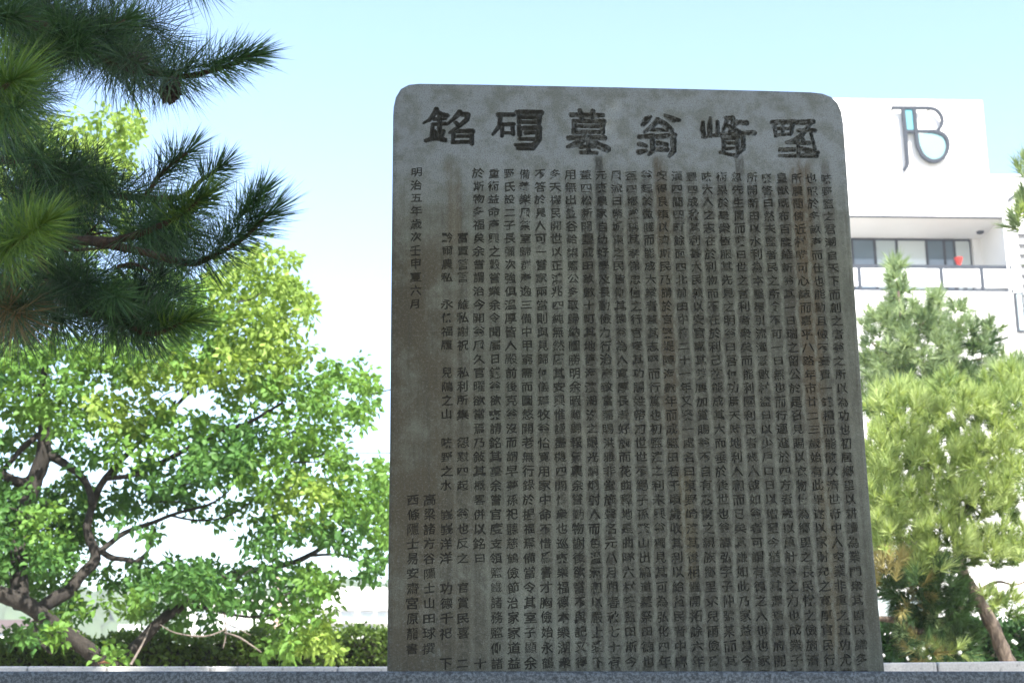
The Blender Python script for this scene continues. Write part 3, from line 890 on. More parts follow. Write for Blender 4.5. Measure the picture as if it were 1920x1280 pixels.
# ------------------------------------------------------------------ far houses, pole, wire on the left
far_white = simple_mat("far_white_wall", (0.72, 0.72, 0.70), 0.8, var=0.04)
far_grey = simple_mat("far_window_grey", (0.38, 0.42, 0.47), 0.7)  # blue grey for the window surrounds of the far blocks
roof_m = simple_mat("brown_roof", (0.085, 0.055, 0.045), 0.8, var=0.2)
red_roof = simple_mat("red_van_paint", (0.45, 0.05, 0.04), 0.5)
def far_block(px0, px1, pyt, Y, depth, name, label, bands, mat=far_white, roof=None):
    a = at(px0, pyt, Y); b = at(px1, pyt, Y)
    r = empty(name, ((a.x+b.x)/2, Y, 0), label=label, cat="building")
    hw = (b.x-a.x)/2
    box_obj("wall", (-hw, hw, 0, depth, 0, a.z), mat, r)
    for (py0, py1, kind, xs) in bands:
        z1, z0 = at(px0, py0, Y).z, at(px0, py1, Y).z
        if kind == "ledge":
            box_obj("ledge", (-hw - 0.3, hw + 0.3, -0.9, -0.003, z0, z1), mat, r)
        else:
            for x0, x1 in xs:
                u0, u1 = at(x0, py0, Y).x - r.location.x, at(x1, py0, Y).x - r.location.x
                wn = box_obj("window", (u0, u1, -0.12, -0.003, z0, z1), far_grey, r)
                box_obj("pane", (u0 + .2, u1 - .2, -0.16, -0.123, z0 + .2, z1 - .2), gl_m, wn)
    if roof == "gable":
        zt = a.z
        V = [(-hw-.6,-.8,zt),(hw+.6,-.8,zt),(hw+.6,depth+.8,zt),(-hw-.6,depth+.8,zt),(-hw-.2,depth/2,zt+0.75),(hw+.2,depth/2,zt+0.75)]
        mesh_np("roof", V, [(0,1,5,4),(2,3,4,5),(0,4,3),(1,2,5),(0,3,2,1)], roof_m, r)
    return r
far_block(596, 860, 1100, 130, 20, "hotel_block", "long white hotel block with faint window rows behind the hedge beside the slab",
  [(1138,1143,"ledge",[]),(1163,1168,"ledge",[]),(1128,1135,"w",[(655,664),(690,712)]),(1146,1158,"w",[(640,664),(676,700),(708,726)]),(1172,1184,"w",[(604,622),(636,660),(672,700)])])
far_block(352, 560, 1118, 95, 14, "white_house", "plain white house showing between the lower boughs of the broadleaf tree", [(1135,1152,"w",[(372,392),(420,446),(486,510)]),(1165,1182,"w",[(372,392),(428,452)])])
far_block(-140, 58, 1176, 80, 9, "brown_roofed_house", "low house with brown tiled roof at the foot of the wooded hill", [(1186,1194,"w",[(-60,-30),(0,20)])], roof="gable")
far_block(-200, 88, 1192, 62, 8, "long_white_shed", "long low white shed in front of the brown roofed house", [(1200,1206,"w",[(-120,-90),(-20,10)])])
far_block(222, 262, 1170, 105, 8, "narrow_white_house", "narrow white house with flat roof left of the plain white house", [(1178,1186,"w",[(234,248)])])
# red van parked by the shed
vp = at(148, 1206, 58)
van = empty("parked_van", (vp.x, 58, 0), label="small red van roof just showing over the left hedge", cat="van")
bm = bmesh.new(); box(bm, -0.9, 0.9, 0, 3.4, vp.z - 1.3, vp.z, bev=0.15); bm_obj("body", bm, red_roof, van)
bm = bmesh.new(); box(bm, -0.8, 0.8, -0.02, 0.05, vp.z - 0.75, vp.z - 0.25, bev=0.02); bm_obj("windscreen", bm, gl_d, van)
for sx in (-0.8, 0.8):
    for sy in (0.7, 2.7):
        bm = bmesh.new(); bmesh.ops.create_cone(bm, cap_ends=True, segments=16, radius1=0.3, radius2=0.3, depth=0.2, matrix=Matrix.Translation((sx, sy, vp.z - 1.4)) @ Matrix.Rotation(math.pi/2, 4, 'Y'))
        bm_obj("wheel", bm, frame_m, van)
tag(box_obj("car_park_deck", (vp.x - 6, vp.x + 6, 55, 66, 0, vp.z - 1.7), simple_mat("deck_concrete", (0.4,0.4,0.38), 0.9)), "raised concrete parking deck carrying the red van beyond the left hedge", "deck")
# utility pole
pp = at(523, 1078, 40)
pole = empty("utility_pole", (pp.x, 40, 0), label="slim reddish white pole standing among the trailing leaves", cat="pole")
limb("pole_shaft", [(pp.x,40,0),(pp.x,40,pp.z*.5),(pp.x,40,pp.z)], [0.13,0.12,0.10], simple_mat("pole_paint", (0.50,0.36,0.32), 0.7), pole, rough=0)
box_obj("cross_arm", (-0.7, 0.7, -0.12, -0.1+0.03, pp.z - 0.35, pp.z - 0.25), slat_m, pole)
# overhead wire
wa, wb = at(420, 838, 34), at(1000, 841, 34)
wpts = [wa.lerp(wb, t) - Vector((0,0,0.12*4*t*(1-t))) for t in np.linspace(0,1,13)]
V, Q, T = tube_np(wpts, [0.011]*13, 6)
tag(mesh_np("overhead_wire", V, Q+T, rail_m), "thin dark overhead wire crossing the sky left of the slab", "wire")

# ------------------------------------------------------------------ foliage builders
def unit(a): return a / np.maximum(np.linalg.norm(a, axis=-1, keepdims=True), 1e-9)
def leaves_np(pos, dirs, length, width, fold=0.25):
    """folded pointed-oval leaves, 4 triangles each"""
    n = len(pos)
    d = unit(dirs); side = unit(np.cross(d, unit(rng.normal(size=(n,3))))); nn = np.cross(d, side)
    L = (length * (0.7 + 0.6*rng.random((n,1)))); W = (width * (0.75 + 0.5*rng.random((n,1)))) / 2
    base = pos; tip = pos + d*L - np.array([0,0,1.0])*L*0.12
    m1, m2 = pos + d*L*0.38, pos + d*L*0.72
    up = nn*W*fold*2
    V = np.stack([base, m1+side*W+up, m2+side*W*0.72+up*0.6, tip, m2-side*W*0.72+up*0.6, m1-side*W+up], 1).reshape(-1,3)
    i = np.arange(n)[:,None]*6
    F = np.concatenate([i+np.array([[0,1,2]]), i+np.array([[0,2,3]]), i+np.array([[0,3,4]]), i+np.array([[0,4,5]])], 0)
    return V, F
def sprigs(centers, per, spread, length, width, droop=0.35):
    n = len(centers)
    c = np.repeat(centers, per, 0)
    d = unit(rng.normal(size=(n*per,3)) + np.array([0,0,-droop]))
    pos = c + d * spread * rng.random((n*per,1))
    return leaves_np(pos, d, length, width)
def needles_np(base, axis, stem, ln, n, a0=18, a1=68, wid=0.0011, seg=True, curve_=0.12):
    """one shoot: needles along a stem, radiating forward; returns verts, tris"""
    axis = unit(np.asarray(axis, float)[None])[0]
    t = rng.random(n)
    ang = np.radians(a1 + (a0-a1)*t**1.6 + rng.normal(size=n)*8)
    r = unit(rng.normal(size=(n,3))); r = unit(r - (r@axis)[:,None]*axis)
    d = axis*np.cos(ang)[:,None] + r*np.sin(ang)[:,None]
    p = np.asarray(base)[None] + axis*(t*stem)[:,None]
    L = (ln*(0.75+0.4*rng.random(n)))[:,None]
    side = unit(np.cross(d, unit(rng.normal(size=(n,3)))))
    bend = (axis*0.5 - np.array([0,0,1.0])*0.6 + rng.normal(size=(n,3))*0.4)*L*curve_
    w_ = wid*(0.8+0.4*rng.random((n,1)))
    if seg:
        m = p + d*L*0.55 + bend*0.3; tip = p + d*L + bend
        V = np.stack([p-side*w_*0.6, p+side*w_*0.6, m-side*w_*0.8, m+side*w_*0.8, tip],1).reshape(-1,3)
        i = np.arange(n)[:,None]*5
        F = np.concatenate([i+np.array([[0,1,3]]), i+np.array([[0,3,2]]), i+np.array([[2,3,4]])],0)
    else:
        tip = p + d*L + bend
        V = np.stack([p-side*w_, p+side*w_, tip],1).reshape(-1,3)
        F = np.arange(n*3).reshape(n,3)
    return V, F
def cat_np(parts):
    V, F, b = [], [], 0
    for v, f in parts:
        V.append(v); F.append(f+b); b += len(v)
    return np.concatenate(V), np.concatenate(F)

# ------------------------------------------------------------------ broadleaf tree on the left
lf_y = leaf_mat("leaf_yellow_green", (0.115, 0.215, 0.032), (0.320, 0.440, 0.100), 0.45, (0.34, 0.48, 0.065))  # yellower, paler leaf tone, mostly for the upper clumps
lf_m = leaf_mat("leaf_green", (0.066, 0.158, 0.030), (0.165, 0.310, 0.062), 0.40, (0.26, 0.42, 0.06))
lf_d = leaf_mat("leaf_deep_green", (0.038, 0.112, 0.030), (0.105, 0.225, 0.052), 0.38, (0.16, 0.32, 0.06))
bark = bark_mat("furrowed_bark", (0.016,0.013,0.011), (0.055,0.047,0.040), 20, 1.0)
TY = 13.0
tb = at(200, 1238, TY)
cam_tree = empty("broadleaf_tree", (tb.x, TY, 0), label="spreading broadleaf tree with several low crooked limbs and bright green leaves", cat="tree")
def px_limb(name, pts, mat=bark, parent=cam_tree, sides=8, rough=0.2):
    """pts: (px, py, dY, radius in px)"""
    P = [at(a, b, TY+c) for a, b, c, d in pts]
    return limb(name, P, [d*0.80*(TY+c)/F_PX for a, b, c, d in pts], mat, parent, sides, rough)
px_limb("trunk", [(215,1600,0,34),(212,1420,0,30),(205,1300,0,27),(200,1236,0,24)])
px_limb("limb", [(205,1262,0,22),(170,1222,-.1,20),(122,1190,-.2,20),(88,1160,-.3,19),(45,1130,-.4,19),(-10,1110,-.5,20),(-60,1085,-.6,17)])
px_limb("limb", [(205,1250,.1,18),(262,1205,.2,13),(300,1164,.3,12),(347,1130,.4,11),(389,1098,.5,10),(443,1075,.6,8.5),(535,1058,.7,7),(579,1041,.8,6),(627,1009,.8,5),(664,966,.9,3.5),(690,930,.9,2)])
px_limb("limb", [(60,1150,-.3,15),(108,1120,-.2,16),(128,1108,-.1,15),(152,1078,0,13),(180,1046,.1,12),(168,1010,.1,11),(164,983,.1,10),(178,935,.2,9),(197,897,.2,8),(255,834,.3,6.5),(298,797,.3,5),(330,750,.3,3)])
px_limb("branch", [(197,897,.2,7),(260,887,.1,6),(345,844,0,6),(410,812,-.1,5),(468,791,-.2,4.5),(531,754,-.2,3)])
px_limb("branch", [(186,1030,.1,8),(210,1045,0,7),(236,1048,-.1,6),(255,1052,-.2,5.5),(277,1033,-.1,4),(283,1006,0,2.5),(292,985,.1,1.2)])
px_limb("branch", [(192,1030,.1,7),(234,998,.2,6),(290,978,.2,5),(330,962,.2,4),(393,945,.3,3),(430,920,.3,1.5)])
px_limb("branch", [(319,966,.2,3),(370,975,.2,2.5),(425,968,.3,2),(470,940,.3,1.2)])
px_limb("trunk", [(40,1135,-.4,22),(34,1040,-.2,20),(48,960,0,19),(62,905,.1,20),(80,860,.1,18),(82,805,.1,14),(78,745,.2,10),(90,660,.3,7),(120,560,.4,5),(170,420,.5,4),(200,300,.5,2.5)])
px_limb("limb", [(58,908,.1,15),(30,902,0,12),(-10,880,-.1,10),(-60,850,-.2,8)])
px_limb("branch", [(72,815,.1,8),(40,842,0,7),(8,878,0,6),(-30,900,0,5)])
px_limb("limb", [(92,850,.1,13),(118,868,.1,11),(146,886,.1,9),(165,912,.1,8),(172,945,.1,8)])
px_limb("branch", [(298,797,.3,5),(345,745,.4,4.5),(395,705,.5,4.5),(450,670,.5,4),(490,640,.6,3.5),(520,590,.6,2)])
px_limb("branch", [(370,1135,.4,4),(420,1148,.2,3.5),(470,1156,.1,3),(520,1150,0,2)])
px_limb("branch", [(579,1041,.8,4),(640,1040,.9,3),(690,1060,1,2)])
px_limb("branch", [(62,1165,-.3,7),(75,1200,-.35,6),(98,1225,-.4,4)])
for k in range(34):      # fine twigs
    a, b = rnd.choice([(480,560),(330,900),(560,830),(610,960),(420,700),(300,690),(240,760),(100,740),(640,720),(520,1090),(430,1100),(30,980),(580,900),(660,1000)])
    a += rnd.uniform(-60,60); b += rnd.uniform(-40,40); ang = rnd.uniform(-0.9,0.5)
    pts = [(a,b,rnd.uniform(-.6,.8),2.2)]
    for j in range(3):
        ang += rnd.uniform(-.5,.5); a += math.cos(ang)*26; b += math.sin(ang)*26
        pts.append((a,b,pts[0][2]+rnd.uniform(-.1,.1),1.8-.5*j))
    px_limb("twig", pts, sides=4, rough=0)
dead_m = bark_mat("bare_grey_twig", (0.12,0.10,0.085), (0.24,0.20,0.17))
for pts in ([(425,1178,-.7,2),(385,1192,-.8,3),(330,1186,-.8,2.4),(300,1170,-.8,1.2)], [(420,1150,-.7,2.2),(424,1185,-.7,2.6),(418,1215,-.7,2)], [(420,1185,-.7,2),(450,1195,-.8,3.4),(490,1222,-.8,2)],
            [(347,1118,.2,1.6),(352,1098,.2,2.4),(380,1100,.2,1.6)], [(245,1246,-.9,4.5),(268,1205,-.7,3),(283,1170,-.3,2)], [(415,1165,-.7,1.8),(440,1175,-.7,2),(470,1190,-.7,1.2)]):
    px_limb("bare_twig", [(a,b,c,d*.75) for a,b,c,d in pts], mat=dead_m, sides=5, rough=0.1)

CL = [ # cx, cy, rx, ry, tone, density
 (215,262,52,70,0,1.0),(120,300,90,90,0,.9),(0,320,100,120,0,.9),(-120,420,120,180,1,1),(60,480,110,90,1,.9),(180,400,80,60,0,.8),(300,560,110,70,1,.9),
 (505,505,48,45,0,1.1),(550,570,44,52,0,1.1),(440,545,60,60,0,1.0),(545,655,52,45,0,.9),(470,620,70,55,0,1),(385,640,75,55,1,1),(455,690,80,40,0,.8),
 (650,700,48,36,1,.9),(683,755,24,46,1,.9),(630,765,52,36,1,.9),(555,735,62,40,1,.9),(470,735,60,32,1,.8),(330,690,85,45,0,1),(232,665,85,50,1,1),(110,670,100,45,1,.9),(0,665,90,60,1,1),
 (-110,700,110,90,2,1),(25,745,60,45,1,1),(135,765,65,45,1,1),(240,775,75,45,0,.9),(335,800,75,38,1,.9),(448,828,75,38,2,1.1),(535,812,56,40,1,1),(612,838,52,38,1,.9),(648,868,30,20,1,.8),
 (500,890,65,40,1,1),(578,935,56,48,0,1),(640,930,46,36,1,.9),(693,908,36,36,1,1),(704,975,30,55,1,.9),(640,990,55,34,2,.9),(555,990,62,24,2,.8),(500,1010,50,30,2,.8),(695,1050,36,40,2,.8),
 (400,872,66,32,2,1.2),(320,882,66,32,2,1),(242,842,55,36,1,.8),(160,845,45,30,2,.6),(20,955,66,50,2,1),(95,985,60,40,1,.8),(30,1045,75,42,2,1.1),(115,1040,50,24,2,.7),(232,962,42,20,2,.6),
 (305,1092,60,34,2,1.1),(350,1078,60,32,2,1.1),(420,1075,60,28,2,1),(395,1120,60,26,2,1),(245,1128,50,24,1,.8),(520,1085,55,36,2,.9),(590,1100,46,42,1,.9),(560,1165,55,36,1,.9),(604,1195,36,42,0,1.2),
 (530,1212,46,22,1,1.2),(55,1180,40,22,2,.8),(105,1185,36,30,1,1.1),(210,1226,32,14,1,1.4),(480,1130,55,24,2,.7),(-70,900,80,120,2,1),(-120,1060,120,90,2,1),(290,1010,24,12,2,.5),(160,1120,40,16,1,.6),(720,900,20,50,1,.8),(735,960,20,60,1,.8)]
N_CL0 = len(CL)
CL += [(40,845,60,36,1,.8),(130,935,50,46,2,1),(60,1010,85,56,2,1.1),(150,985,44,44,2,.8),(255,935,60,34,2,.9),(330,925,56,24,2,.8),(205,1085,40,30,2,.5),(85,1100,66,36,2,.9),(420,955,56,20,2,.6),(20,930,60,40,1,.9),(70,790,50,36,1,.8),(-20,1080,60,40,2,.9),(480,950,50,30,1,.8),(250,1060,30,24,2,.4),(160,905,36,26,1,.6),(300,1150,60,22,2,.6),(360,1165,60,22,2,.6),(130,1150,36,30,2,.7)]
GAPS = [(400,768,34,15),(100,690,16,18),(335,1022,66,27),(25,885,26,16),(160,1098,30,16),(195,930,14,22),(430,935,30,10),(690,835,50,26),(640,1060,44,18),(280,930,12,8),(15,700,8,9),(230,1075,18,24),(110,900,8,10)]
for ci, (cx, cy, rx, ry, tone, dens) in enumerate(CL):
    npx = math.pi*rx*ry
    ns = max(6, int(npx*dens*2.3e-5*TY*TY*0.42*2.9 + .5))
    C = []
    tries = 0
    while len(C) < ns and tries < ns*20:
        tries += 1
        a = rnd.uniform(0, 2*math.pi); r = math.sqrt(rnd.random())
        x, y = cx+math.cos(a)*r*rx, cy+math.sin(a)*r*ry
        if any(((x-gx)/grx)**2+((y-gy)/gry)**2 < 1.0 for gx, gy, grx, gry in GAPS): continue
        C.append(at(x, y, TY + (rnd.uniform(-0.9, 1.0) if ci < N_CL0 else rnd.uniform(0.35, 1.3))))
    if not C: continue
    V, F = sprigs(np.array([tuple(c) for c in C]), 15, 0.095, 0.068, 0.044)
    mat = (lf_y, lf_m, lf_d)[tone]
    o = mesh_np("foliage", V, F, mat, None, inv=cam_tree.location, tint=np.repeat(rng.random(len(C)), 15*6)); o.parent = cam_tree

# ------------------------------------------------------------------ hedges
def hedge(px0, px1, pyt0, pyt1, Y, depth, label, tones, flowers=0, n=9000, dark_core=True):
    a, b = at(px0, pyt0, Y), at(px1, pyt1, Y)
    root = empty("hedge", ((a.x+b.x)/2, Y, 0), label=label, cat="hedge")
    L = b.x-a.x
    core = simple_mat("hedge_twigs", (0.030, 0.032, 0.018), 0.95, var=0.4, scale=9)
    bm = bmesh.new()
    zc = min(a.z, b.z) - 0.05
    nx = 40
    V, Fq = [], []
    for i in range(nx+1):
        x = -L/2 + L*i/nx
        zc = a.z + (b.z-a.z)*i/nx - 0.035 + 0.035*math.sin(i/nx*41)
        for (yy, zz) in ((0.10,0),(0.10+rnd.random()*.05,zc*.5),(0.12+rnd.random()*.05,zc-.05*rnd.random()),(depth-.1,zc-.05*rnd.random()),(depth-.05,0)):
            V.append((x, yy, zz))
    for i in range(nx):
        for j in range(4): Fq.append((i*5+j, (i+1)*5+j, (i+1)*5+j+1, i*5+j+1))
    mesh_np("twig_mass", V, Fq, core, root)
    pos, dr = [], []
    for k in range(n):
        u = rnd.random()
        zt = a.z + (b.z-a.z)*u + 0.035*math.sin(u*41)+0.03*math.sin(u*97+1) 
        if rnd.random() < 0.30:
            yy, z = rnd.uniform(0, depth), zt + rnd.gauss(0, .025); d = (rnd.gauss(0,.6), rnd.gauss(-.2,.6), 1)
        else:
            z = zt - abs(rnd.random()**1.3)*0.9; yy = rnd.uniform(-.04,.12)+0.05*math.sin(u*60+z*14); d = (rnd.gauss(0,.7), -1, rnd.gauss(.3,.7))
        pos.append((-L/2+L*u, yy, z)); dr.append(d)
    V, F = leaves_np(np.array(pos), np.array(dr), 0.058, 0.034)
    half = len(pos)//2
    # lower foliage, coarser, down to the ground
    pos2 = [(-L/2+L*rnd.random(), rnd.uniform(-.03,.12), rnd.random()*max(.2, a.z-.8)) for _ in range(n//4)]
    V2, F2 = leaves_np(np.array(pos2), np.array([(rnd.gauss(0,.7), -1, rnd.gauss(.3,.7)) for _ in pos2]), 0.10, 0.06)
    V, F = cat_np([(V, F), (V2, F2)])
    o = mesh_np("foliage", V, F, tones, root, tint=rng.random(len(V)//6).repeat(6))
    if flowers:
        for k in range(flowers):
            u = rnd.random()
            bm = bmesh.new()
            bmesh.ops.create_icosphere(bm, subdivisions=1, radius=0.017+.008*rnd.random())
            for v in bm.verts: v.co *= 1 + .3*(rnd.random()-.5)
            f = bm_obj("flower", bm, white, root)
            f.location = (-L/2+L*u, -0.10, a.z - 0.10 - rnd.random()*0.24)
    return root
hedge_m = leaf_mat("hedge_leaf", (0.045,0.085,0.020), (0.11,0.17,0.035), 0.3, (0.18,0.30,0.05))
hedge_d = leaf_mat("hedge_leaf_dark", (0.022,0.060,0.020), (0.055,0.115,0.035), 0.25, (0.08,0.2,0.05))
hedge(-420, 960, 1207, 1182, 15.2, 0.9, "long clipped hedge of small leaves behind the broadleaf tree", hedge_m, n=24000)
hedge(1560, 2350, 1172, 1166, 14.6, 0.9, "dark hedge dotted with tiny white flowers behind the leaning pine", hedge_d, flowers=46, n=18000)

# ------------------------------------------------------------------ pines on the right
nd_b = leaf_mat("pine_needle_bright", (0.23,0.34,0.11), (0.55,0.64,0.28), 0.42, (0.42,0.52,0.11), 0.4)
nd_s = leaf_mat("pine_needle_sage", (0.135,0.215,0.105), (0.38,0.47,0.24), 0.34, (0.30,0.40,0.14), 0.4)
nd_mid = leaf_mat("pine_needle_inner_shade", (0.085,0.155,0.045), (0.21,0.31,0.095), 0.30, (0.2,0.3,0.07), 0.4)  # inner needles: shade between the tufts put into a darker green
nd_dk = leaf_mat("pine_needle_deep_shade", (0.030,0.065,0.024), (0.060,0.110,0.040), 0.25, (0.10,0.19,0.05), 0.4)  # darkest needles: shade inside and under the crowns put into the colour
nd_br = leaf_mat("pine_needle_straw", (0.26,0.235,0.085), (0.44,0.40,0.17), 0.25, (0.4,0.3,0.1), 0.6)
pbark = bark_mat("plated_pine_bark", (0.055,0.040,0.030), (0.23,0.18,0.14), 18, 1.0)
def bough(parent, name, cx, cy, rx, ry, Y, dY, n, mat, ln=0.12, per=46, up=0.9, wid=0.0040, a1=48):
    parts = []; tint = []
    for k in range(n):
        a = rnd.uniform(0, 2*math.pi); r = math.sqrt(rnd.random())
        x, y = cx+math.cos(a)*r*rx, cy+math.sin(a)*r*ry
        p = at(x, y, Y + rnd.uniform(-dY, dY*0.5))
        tint.append(np.full(per*3, rnd.random()))
        ax = np.array([math.cos(a)*r*0.7+rnd.gauss(0,.25), -0.45+rnd.gauss(0,.35), up - math.sin(a)*r*0.6+rnd.gauss(0,.25)])
        parts.append(needles_np(tuple(p), ax, 0.075, ln*rnd.uniform(.8,1.15), per, 6, a1, wid, seg=False))
    V, F = cat_np(parts)
    o = mesh_np(name, V, F, mat, None, inv=parent.location, tint=np.concatenate(tint)); o.parent = parent
    return o
PY = 12.0
pb = at(1893, 1256, PY)
pine_f = empty("leaning_pine", (pb.x, PY, 0), label="bright yellow green pine with a rough leaning trunk in front of the white block", cat="tree")
def plimb(name, pts, parent, Y0, mat=pbark, sides=9, rough=0.3):
    return limb(name, [at(a,b,Y0+c) for a,b,c,d in pts], [d*0.88*(Y0+c)/F_PX for a,b,c,d in pts], mat, parent, sides, rough)
plimb("trunk", [(1960,1620,0,22),(1930,1400,0,19),(1902,1280,0,17.5),(1889,1240,0,16.5),(1868,1188,0,15),(1845,1145,0,13.5),(1825,1108,0,12.5),(1805,1070,.1,11),(1790,1000,.3,10),(1785,900,.4,8),(1795,800,.4,6),(1800,740,.4,3)], pine_f, PY)
plimb("branch", [(1835,1128,0,6),(1790,1150,-.1,7),(1740,1180,-.2,7),(1712,1180,-.3,8),(1682,1163,-.4,7),(1640,1158,-.5,5)], pine_f, PY)
plimb("branch", [(1810,1080,0,7),(1760,1040,.1,6),(1700,1010,.1,4),(1650,990,0,2.5)], pine_f, PY)
plimb("branch", [(1790,980,.3,7),(1840,920,.2,5),(1890,890,0,3),(1930,880,0,2)], pine_f, PY)
plimb("branch", [(1786,900,.4,6),(1720,860,.2,4.5),(1670,830,0,2.5)], pine_f, PY)
plimb("branch", [(1795,800,.4,5),(1745,770,.2,3.5),(1700,750,0,2)], pine_f, PY)
plimb("branch", [(1830,1110,.2,5),(1870,1090,.2,3),(1905,1096,.2,2.2),(1940,1080,.2,2)], pine_f, PY)
for cx, cy, rx, ry, n, m in [(1690,775,60,30,26,nd_b),(1790,770,70,34,30,nd_b),(1880,780,60,40,26,nd_b),(1960,800,60,60,24,nd_b),(1680,850,60,45,34,nd_b),(1770,850,70,45,34,nd_b),(1860,860,60,45,30,nd_b),
      (1670,930,50,45,28,nd_b),(1750,935,70,40,32,nd_b),(1840,940,60,40,28,nd_b),(1920,930,50,60,24,nd_b),(1690,1010,55,40,30,nd_b),(1775,1020,60,36,28,nd_b),(1860,1020,50,34,20,nd_b),(1930,1020,40,40,16,nd_b),
      (1670,1075,34,28,16,nd_br),(1730,1065,40,26,14,nd_b),(1885,1130,26,20,6,nd_b),(1845,1125,14,12,3,nd_b),(1760,1080,60,24,16,nd_dk),(1688,738,22,18,7,nd_b),(1640,755,20,16,5,nd_b),(1648,880,26,70,18,nd_b),(1660,960,26,50,14,nd_b),(1778,728,24,22,9,nd_b),(1850,738,28,22,9,nd_b),(1905,715,34,34,14,nd_b),(1735,748,18,14,5,nd_b)]:
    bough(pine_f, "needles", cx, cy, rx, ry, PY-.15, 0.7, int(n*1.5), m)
    bough(pine_f, "inner_needles", cx, cy+14, rx, ry, PY+.6, 0.5, int(n*1.7), nd_mid if m is nd_b else nd_dk, a1=70, wid=.005)  # backing needles coloured darker in place of shadowed gaps
for cx, cy, rx, ry, n, m in [(1745,1125,64,40,54,nd_dk),(1780,1155,40,40,30,nd_dk),(1700,1110,40,30,18,nd_dk),(1715,1125,30,30,10,nd_br),(1735,1185,45,22,14,nd_s),(1772,1225,30,16,9,nd_b),(1730,1215,20,22,6,nd_br),(1800,1215,26,30,10,nd_dk),(1680,1200,30,24,10,nd_dk)]:
    bough(pine_f, "needles", cx, cy, rx, ry, PY, 0.5, int(n*1.8), m, up=0.2)
# second pine behind, cooler green
QY = 16.0
qb = at(1740, 1250, QY)
pine_b = empty("sage_pine", (qb.x, QY, 0), label="taller cooler green pine with an upright leader against the balcony, behind the leaning pine", cat="tree")
plimb("trunk", [(1745,1500,0,13),(1742,1250,0,12),(1738,1000,0,10),(1725,800,0,8),(1705,680,0,6),(1690,600,0,4),(1683,530,0,2.5)], pine_b, QY)
for p in ([(1718,740,0,4),(1780,690,0,3),(1850,670,0,2)], [(1705,690,0,4),(1660,660,0,3),(1630,640,0,2)], [(1692,630,0,3),(1740,600,0,2),(1765,580,0,1.5)]):
    plimb("branch", p, pine_b, QY, sides=6)
for cx, cy, rx, ry, n, m in [(1683,545,16,24,9,nd_s),(1680,510,9,16,5,nd_s),(1700,600,42,34,20,nd_s),(1650,610,34,30,12,nd_s),(1745,600,24,26,10,nd_s),(1755,560,10,14,4,nd_s),(1660,670,46,36,24,nd_s),(1730,660,60,36,28,nd_s),(1800,650,44,40,22,nd_s),(1845,640,26,30,8,nd_dk),
      (1650,725,46,28,20,nd_s),(1710,730,60,28,24,nd_dk),(1780,720,50,32,24,nd_s),(1840,720,44,38,20,nd_dk),(1890,700,34,36,12,nd_s),(1860,612,14,12,3,nd_s),(1800,580,14,14,4,nd_s)]:
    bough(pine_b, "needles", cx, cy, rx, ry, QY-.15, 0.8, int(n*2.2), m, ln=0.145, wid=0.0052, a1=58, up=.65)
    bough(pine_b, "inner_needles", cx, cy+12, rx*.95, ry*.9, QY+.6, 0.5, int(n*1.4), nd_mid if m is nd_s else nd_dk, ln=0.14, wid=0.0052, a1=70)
# third pine: its tip enters at the right edge
EY = 10.0
eb = at(2060, 1250, EY)
pine_e = empty("edge_pine", (eb.x, EY, 0), label="pine whose light green tips enter at the edge beside the louvred stair", cat="tree")
plimb("trunk", [(2060,1700,0,16),(2050,1200,0,14),(2030,800,0,10),(2010,500,0,7),(1995,330,0,4)], pine_e, EY)
plimb("branch", [(2012,520,0,5),(1970,460,0,3.5),(1930,430,0,2)], pine_e, EY, sides=6)
plimb("branch", [(2000,380,0,4),(1960,340,0,3),(1925,325,0,1.5)], pine_e, EY, sides=6)
for cx, cy, rx, ry, n, m in [(1926,328,14,22,5,nd_s),(1925,415,22,40,14,nd_s),(1960,380,40,60,20,nd_s),(1990,480,50,60,24,nd_s),(2010,620,60,80,26,nd_s),(2040,800,80,90,30,nd_b),(1915,395,10,20,4,nd_b)]:
    bough(pine_e, "needles", cx, cy, rx, ry, EY, 0.4, int(n*1.8), m, ln=0.11)

# ------------------------------------------------------------------ near black pine: branches at the upper left, crown overhead
np_g = leaf_mat("black_pine_needle", (0.020,0.062,0.022), (0.092,0.180,0.062), 0.18, (0.08,0.16,0.04), 0.4, 0.3)
np_l = leaf_mat("black_pine_needle_fresh", (0.065,0.140,0.020), (0.215,0.320,0.065), 0.22, (0.10,0.24,0.04), 0.4, 0.3)
np_d = leaf_mat("black_pine_needle_old", (0.015,0.038,0.020), (0.060,0.108,0.052), 0.16, (0.05,0.09,0.04), 0.45, 0.25)
np_s = leaf_mat("black_pine_needle_dry", (0.10,0.075,0.035), (0.19,0.14,0.07), 0.15, (0.2,0.14,0.06), 0.6)
twig_m = bark_mat("pine_twig", (0.045,0.028,0.018), (0.12,0.075,0.045), 60, 0.8)
bpbark = bark_mat("black_pine_bark", (0.06,0.05,0.042), (0.17,0.145,0.12), 12, 1.0)
near = empty("black_pine", (-2.7, 3.0, 0), label="near dark pine with long needles and two cones hanging in shade", cat="tree")
limb("trunk", [(-2.7,3.0,0),(-2.62,2.95,1.4),(-2.75,2.8,2.8),(-2.5,2.6,4.2),(-2.2,2.3,5.6),(-1.9,2.0,6.8)], [.26,.21,.19,.16,.12,.05], bpbark, near, 12, 0.18)
def nb(name, pts, rad, mat=twig_m, sides=7, parent=near):
    return limb(name, pts, rad, mat, parent, sides, 0.25)
def A3(p): return at(p[0], p[1], p[2])
